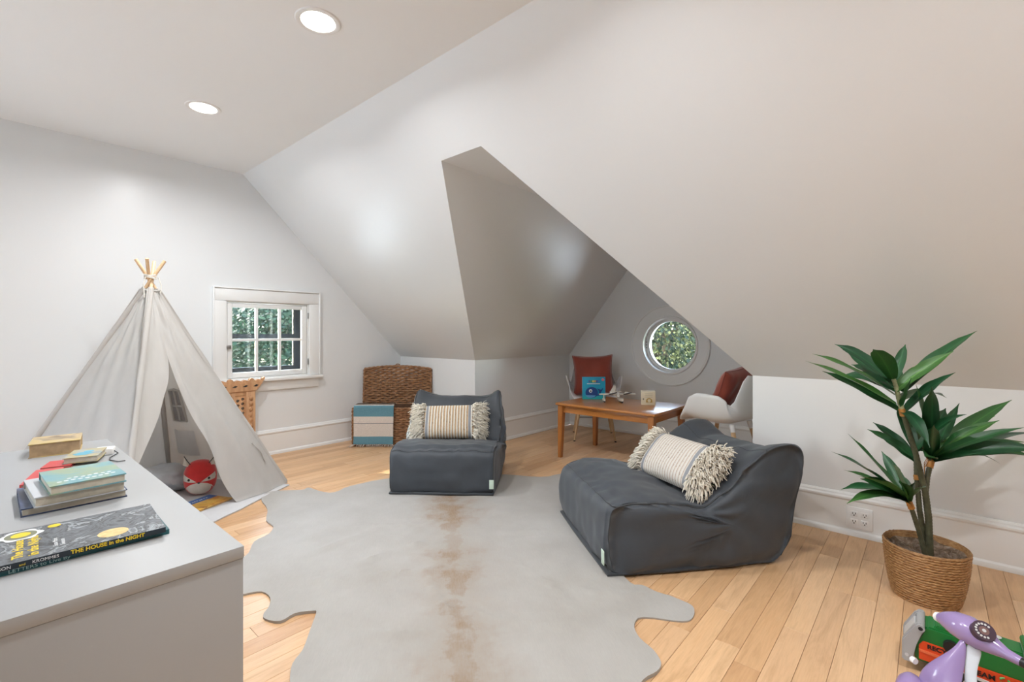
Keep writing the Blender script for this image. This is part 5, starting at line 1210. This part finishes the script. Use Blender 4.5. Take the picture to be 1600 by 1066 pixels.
prism('tailgate', [(-.010, .034), (.010, .034), (.012, .095), (.030, .140), (.018, .148), (-.008, .100)], -.036, .036, M_LGRY, tk, .002, SIDE)
prism('cab', [(.262, .050), (.345, .050), (.345, .105), (.325, .168), (.262, .168)], -.050, .050, M_TGRY, tk, .006, SIDE); prism('cab_roof', [(.26, .168), (.325, .168), (.318, .182), (.264, .182)], -.048, .048, M_TGRN, tk, .003, SIDE)
tube('mixer_knob', [(.105, -.046, .122), (.105, -.060, .122)], .018, M_BLACK, tk, 16)
for xx in (.075, .145, .29):
    for s in (-1, 1): wh = tube('wheel', [(xx, s*.036, .028), (xx, s*.058, .028)], .028, M_BLACK, tk, 20); tube('wheel_hub', [(xx, s*.057, .028), (xx, s*.0595, .028)], .012, M_LGRY, wh, 14)
text('lettering', 'RECYCLE', .019, M_BLACK, tk, Matrix.Translation((.050, -.0512, .092)) @ RX_(90), extrude=.0004, bold=.0006); text('lettering', 'TEAM', .021, M_BLACK, tk, Matrix.Translation((.150, -.0512, .062)) @ RX_(90), extrude=.0004, bold=.0006)
for k in range(3):
    a0 = radians(90+120*k); c = Vector((.222, -.0515, .070)); tube('recycling_mark', [c+Vector((.010*cos(a0+s), 0, .010*sin(a0+s))) for s in (0, .5, 1.0, 1.5)], [.0022, .0022, .0032, .0005], mat_flat('toy_leaf_green', (.06, .42, .10), .4), tk, 6)
for k in range(2): disc('roof_light', (.15+.06*k, .02), .012, M_LGRY, tk, .164, 16)

# lavender toy scooter in front of the truck
M_LAV = mat_flat('lavender_plastic', (.30, .215, .42), .22, .03, coat=.3)
M_PLUM = mat_flat('dial_plum', (.045, .018, .035), .35)
sc_ = thing('toy_scooter', 'lavender doll scooter with a round dial at the right foreground edge', 'toy scooter', (1.66, -.03, 0))
SO = Vector((1.66, -.03, 0))
def S(p): return Vector(p)-SO
head = [(1.790, -.022, .300), (1.777, -.036, .305), (1.757, -.056, .311), (1.738, -.078, .314), (1.718, -.102, .311), (1.702, -.124, .307), (1.690, -.144, .304), (1.676, -.168, .302)]
tube('handlebar', [S(p) for p in head], [.012, .022, .032, .036, .032, .021, .013, .011], M_LAV, sc_, 20)
tube('headlight', [S((1.796, -.016, .298)), S((1.789, -.023, .300))], [.012, .014], M_WHITE, sc_, 16); tube('hand_grip', [S((1.676, -.168, .302)), S((1.655, -.203, .300))], .0115, M_BLACK, sc_, 14)
dc = S((1.6985, -.1045, .3410)); dn = Vector((-.70, -.28, .75)).normalized()
DM = Matrix.Translation(dc) @ dn.to_track_quat('Z', 'Y').to_matrix().to_4x4()
def dial_disc(name, r, z0, z1, mat, seg=30, cx=0, cy_=0, par=None):
    V = [DM @ Vector((cx+r*cos(2*pi*k/seg), cy_+r*sin(2*pi*k/seg), z)) for z in (z0, z1) for k in range(seg)]
    return mesh_obj(name, V, [tuple(range(seg-1, -1, -1)), tuple(range(seg, 2*seg))]+[(i, (i+1) % seg, seg+(i+1) % seg, seg+i) for i in range(seg)], mat, par or sc_, True, angle=30)
dl = dial_disc('dial', .0235, -.016, .001, M_PLUM); dial_disc('dial_face', .010, .001, .0016, mat_flat('dial_inner', (.16, .08, .07), .4), par=dl); dial_disc('dial_face', .004, .0016, .0022, M_LGRY, par=dl)
for k in range(11):
    a = radians(-30+24*k+70); dial_disc('dial_mark', .0026, .001, .0018, M_LGRY, 8, .0160*cos(a), .0160*sin(a), dl)
# front shield: a curved purple apron narrowing to the steering head, with white inner panel
def sheet(name, rows, mat, th=.004):
    n = len(rows[0]); V = [S(p) for r in rows for p in r]; Fc = [(j*n+i, j*n+i+1, (j+1)*n+i+1, (j+1)*n+i) for j in range(len(rows)-1) for i in range(n-1)]
    o = mesh_obj(name, V, Fc, mat, sc_, True); m1 = o.modifiers.new('thick', 'SOLIDIFY'); m1.thickness = th; m2 = o.modifiers.new('smooth', 'SUBSURF'); m2.levels = 2; m2.render_levels = 2; return o
sheet('front_shield', [[(1.722, -.064, .290), (1.716, -.068, .293), (1.712, -.073, .290)], [(1.708, -.052, .266), (1.699, -.058, .270), (1.698, -.072, .262)], [(1.710, -.022, .230), (1.684, -.036, .242), (1.684, -.068, .228)], [(1.715, .018, .180), (1.660, -.008, .190), (1.650, -.060, .180)], [(1.712, .024, .130), (1.650, -.004, .130), (1.636, -.056, .130)], [(1.700, .020, .070), (1.640, -.010, .070), (1.622, -.056, .070)]], M_LAV, .006)
sheet('leg_shield', [[(1.716, -.072, .290), (1.714, -.088, .288), (1.712, -.106, .284)], [(1.702, -.070, .262), (1.699, -.082, .258), (1.696, -.094, .252)], [(1.684, -.066, .220), (1.680, -.078, .215), (1.676, -.088, .208)], [(1.670, -.072, .150), (1.652, -.090, .150), (1.640, -.112, .150)], [(1.648, -.070, .080), (1.626, -.090, .078), (1.606, -.116, .078)]], mat_flat('scooter_white', (.60, .64, .68), .35, .03), .004)
blob('front_fender', S((1.690, .036, .118)), (.050, .036, .046), M_LAV, sc_, 0, .03, 2, 4, False); tube('headlamp_button', [S((1.708, .028, .196)), S((1.716, .036, .196))], .008, M_WHITE, sc_, 12)
tube('front_wheel', [S((1.672, .044, .048)), S((1.708, .030, .048))], .048, M_BLACK, sc_, 24)
prism('footboard', [(-.075, -.19), (.0, -.19), (.035, -.05), (-.035, -.03)], .060, .074, M_LAV, sc_, .004)
blob('rear_body', S((1.585, -.245, .125)), (.060, .085, .065), M_LAV, sc_, 3, .05, 2, 4, False); blob('seat', S((1.585, -.240, .196)), (.036, .065, .016), M_BLACK, sc_, 3, .02, 2, 3, False)
tube('rear_wheel', [S((1.565, -.260, .046)), S((1.600, -.272, .046))], .046, M_BLACK, sc_, 24)

# ---------------------------------------------------------------- picture book lying in the tent
M_CL = mat_cover('cover_lion', 'blotch', [(.50, .16, .03), (.66, .36, .06), (.70, .44, .10), (.30, .08, .03)], 12)
lb = book('orange and blue picture book lying on the tent mat', (1.00, 3.375, .012), radians(24), .235, .20, .009, M_CL, None, '-x')
mesh_obj('printed_band', [(-.117, .135, .0093), (.117, .125, .0093), (.117, .199, .0093), (-.117, .199, .0093)], [(0, 1, 2, 3)], mat_flat('blue_band', (.03, .12, .36), .4), COVER[lb.name])
for k in range(9): disc('printed_title', (-.065+.016*k, .160+.003*sin(k*2.2)), .0055, M_WINK, COVER[lb.name], .0095, 8)
# ---------------------------------------------------------------- outside: trees at window height and the lawn far below
M_BARK = mat_flat('bark', (.10, .075, .05), .9, .3, 6, .6, 20)
def mat_foliage(name, c1, c2, c3):
    m = bpy.data.materials.new(name); m.use_nodes = True; nt = m.node_tree; b = nt.nodes['Principled BSDF']; o = nt.nodes['Material Output']
    g = nt.nodes.new('ShaderNodeNewGeometry'); r = ramp(nt, g.outputs['Random Per Island'], [(0, c1), (.5, c2), (1, c3)]); nt.links.new(r.outputs[0], b.inputs['Base Color']); b.inputs['Roughness'].default_value = .5
    t = nt.nodes.new('ShaderNodeBsdfTranslucent'); nt.links.new(r.outputs[0], t.inputs[0]); mx = nt.nodes.new('ShaderNodeMixShader'); mx.inputs[0].default_value = .4
    nt.links.new(b.outputs[0], mx.inputs[1]); nt.links.new(t.outputs[0], mx.inputs[2]); nt.links.new(mx.outputs[0], o.inputs[0]); return m
M_FOL1 = mat_foliage('broadleaf_foliage', (.008, .028, .016), (.022, .055, .028), (.06, .10, .045)); M_FOL2 = mat_foliage('conifer_foliage', (.006, .018, .010), (.022, .036, .014), (.16, .16, .055))
GZ = -5.2
wall('ground', [[(-30, 5.4, GZ), (40, 5.4, GZ), (40, 45, GZ), (-30, 45, GZ)]], mat_flat('lawn', (.10, .20, .05), .9, .3, .5), (0, 0, 1), .2)
wall('ground_side', [[(5.6, -30, GZ), (45, -30, GZ), (45, 5.4, GZ), (5.6, 5.4, GZ)]], mat_flat('lawn_side', (.10, .20, .05), .9, .3, .5), (0, 0, 1), .2)
wall('added_bounce_deck', [[(-14, -4, .25), (-2.6, -4, .25), (-2.6, 14, .25), (-14, 14, .25)]], mat_flat('bounce_deck_white', (.80, .80, .78), .7, .05, 1), (0, 0, 1), .3)  # added unseen white plane, bounces daylight up through the fill windows
wall('added_sky_blocker', [[(-8.5, -8, .25), (-8.5, 22, .25), (-8.5, 22, 4.0), (-8.5, -8, 4.0)]], mat_flat('sky_blocker_grey', (.34, .33, .31), .8, .1, 2), (1, 0, 0), .3)  # added unseen wall, keeps low sky light off the knee wall
M_BOUNCE = mat_flat('bounce_plane_pale', (.80, .80, .78), .8, .06, 3)
wall('added_bounce_plane', [[(-1.5, 4.75, -.25), (7.5, 4.75, -.25), (7.5, 8.0, -.25), (-1.5, 8.0, -.25)]], M_BOUNCE, (0, 0, 1), .2)  # added unseen pale plane, bounces sunlight up through the gable window
wall('added_bounce_plane_side', [[(5.0, -2.5, -.25), (7.4, -2.5, -.25), (7.4, 4.74, -.25), (5.0, 4.74, -.25)]], M_BOUNCE, (0, 0, 1), .2)  # same kind of added bounce plane, below the round dormer window
def tree(label, loc, crown, n, mat, seed, size=.13, name='leafy_tree', cone=False):
    rg = random.Random(seed); t = thing(name, label, 'tree', loc); cz = crown[2]
    tube('trunk', [(0, 0, 0), (.1, .05, cz*.4), (0, 0, cz*.8), (0, 0, cz+crown[1]*.6)], [.22, .17, .11, .03], M_BARK, t, 10)
    br = MB()
    for k in range(14):
        a = rg.uniform(0, 2*pi); z0 = cz*rg.uniform(.55, 1.15); e = Vector((cos(a)*crown[0]*.7, sin(a)*crown[0]*.7, z0+rg.uniform(.2, .9))); br.tube([(0, 0, z0-.3), Vector((0, 0, z0)).lerp(e, .5)+Vector((0, 0, .1)), e], [.06, .04, .012], 6)
    br.build('branches', M_BARK, t, True)
    V, Fc = [], []
    cl = [Vector((rg.gauss(0, 1), rg.gauss(0, 1), rg.gauss(0, 1))).normalized() for _ in range(60)]
    for k in range(n):
        c = cl[rg.randrange(60)]; d = (c + Vector((rg.gauss(0, .33), rg.gauss(0, .33), rg.gauss(0, .33)))); d *= rg.uniform(.62, 1.0)/max(.6, d.length)
        p = Vector((d.x*crown[0], d.y*crown[0], cz+d.z*crown[1]))
        s = size*rg.uniform(.6, 1.3); ax = Vector((rg.gauss(0, 1), rg.gauss(0, 1), rg.gauss(0, .6))).normalized(); o2 = ax.orthogonal().normalized()
        if cone: ax = Vector((d.x, d.y, -.5+rg.gauss(0, .3))).normalized(); o2 = ax.cross(Vector((0, 0, 1))).normalized() + Vector((rg.gauss(0, .3),)*3)
        i = len(V); w = .38 if not cone else .26; V += [p-ax*s*.5, p+o2*s*w, p+ax*s*.6, p-o2*s*w]; Fc.append((i, i+1, i+2, i+3))
    o = mesh_obj('foliage', V, Fc, mat, t); o['kind'] = 'stuff'; return t
tree('leafy green tree seen through the six-pane window', (4.3, 10.4, GZ), (2.1, 1.7, 5.8), 36000, M_FOL1, 1, .075)
tree('darker leafy tree farther back outside the six-pane window', (6.9, 15.5, GZ), (2.6, 2.2, 5.8), 14000, M_FOL1, 2, .15)
tree('sunlit conifer filling the round window', (9.2, 4.0, GZ), (1.7, 1.6, 5.8), 22000, M_FOL2, 3, .085, 'conifer', True)
tree('conifer farther back beyond the round window', (14.2, 6.3, GZ), (2.2, 2.0, 5.7), 9000, M_FOL2, 4, .18, 'conifer', True)
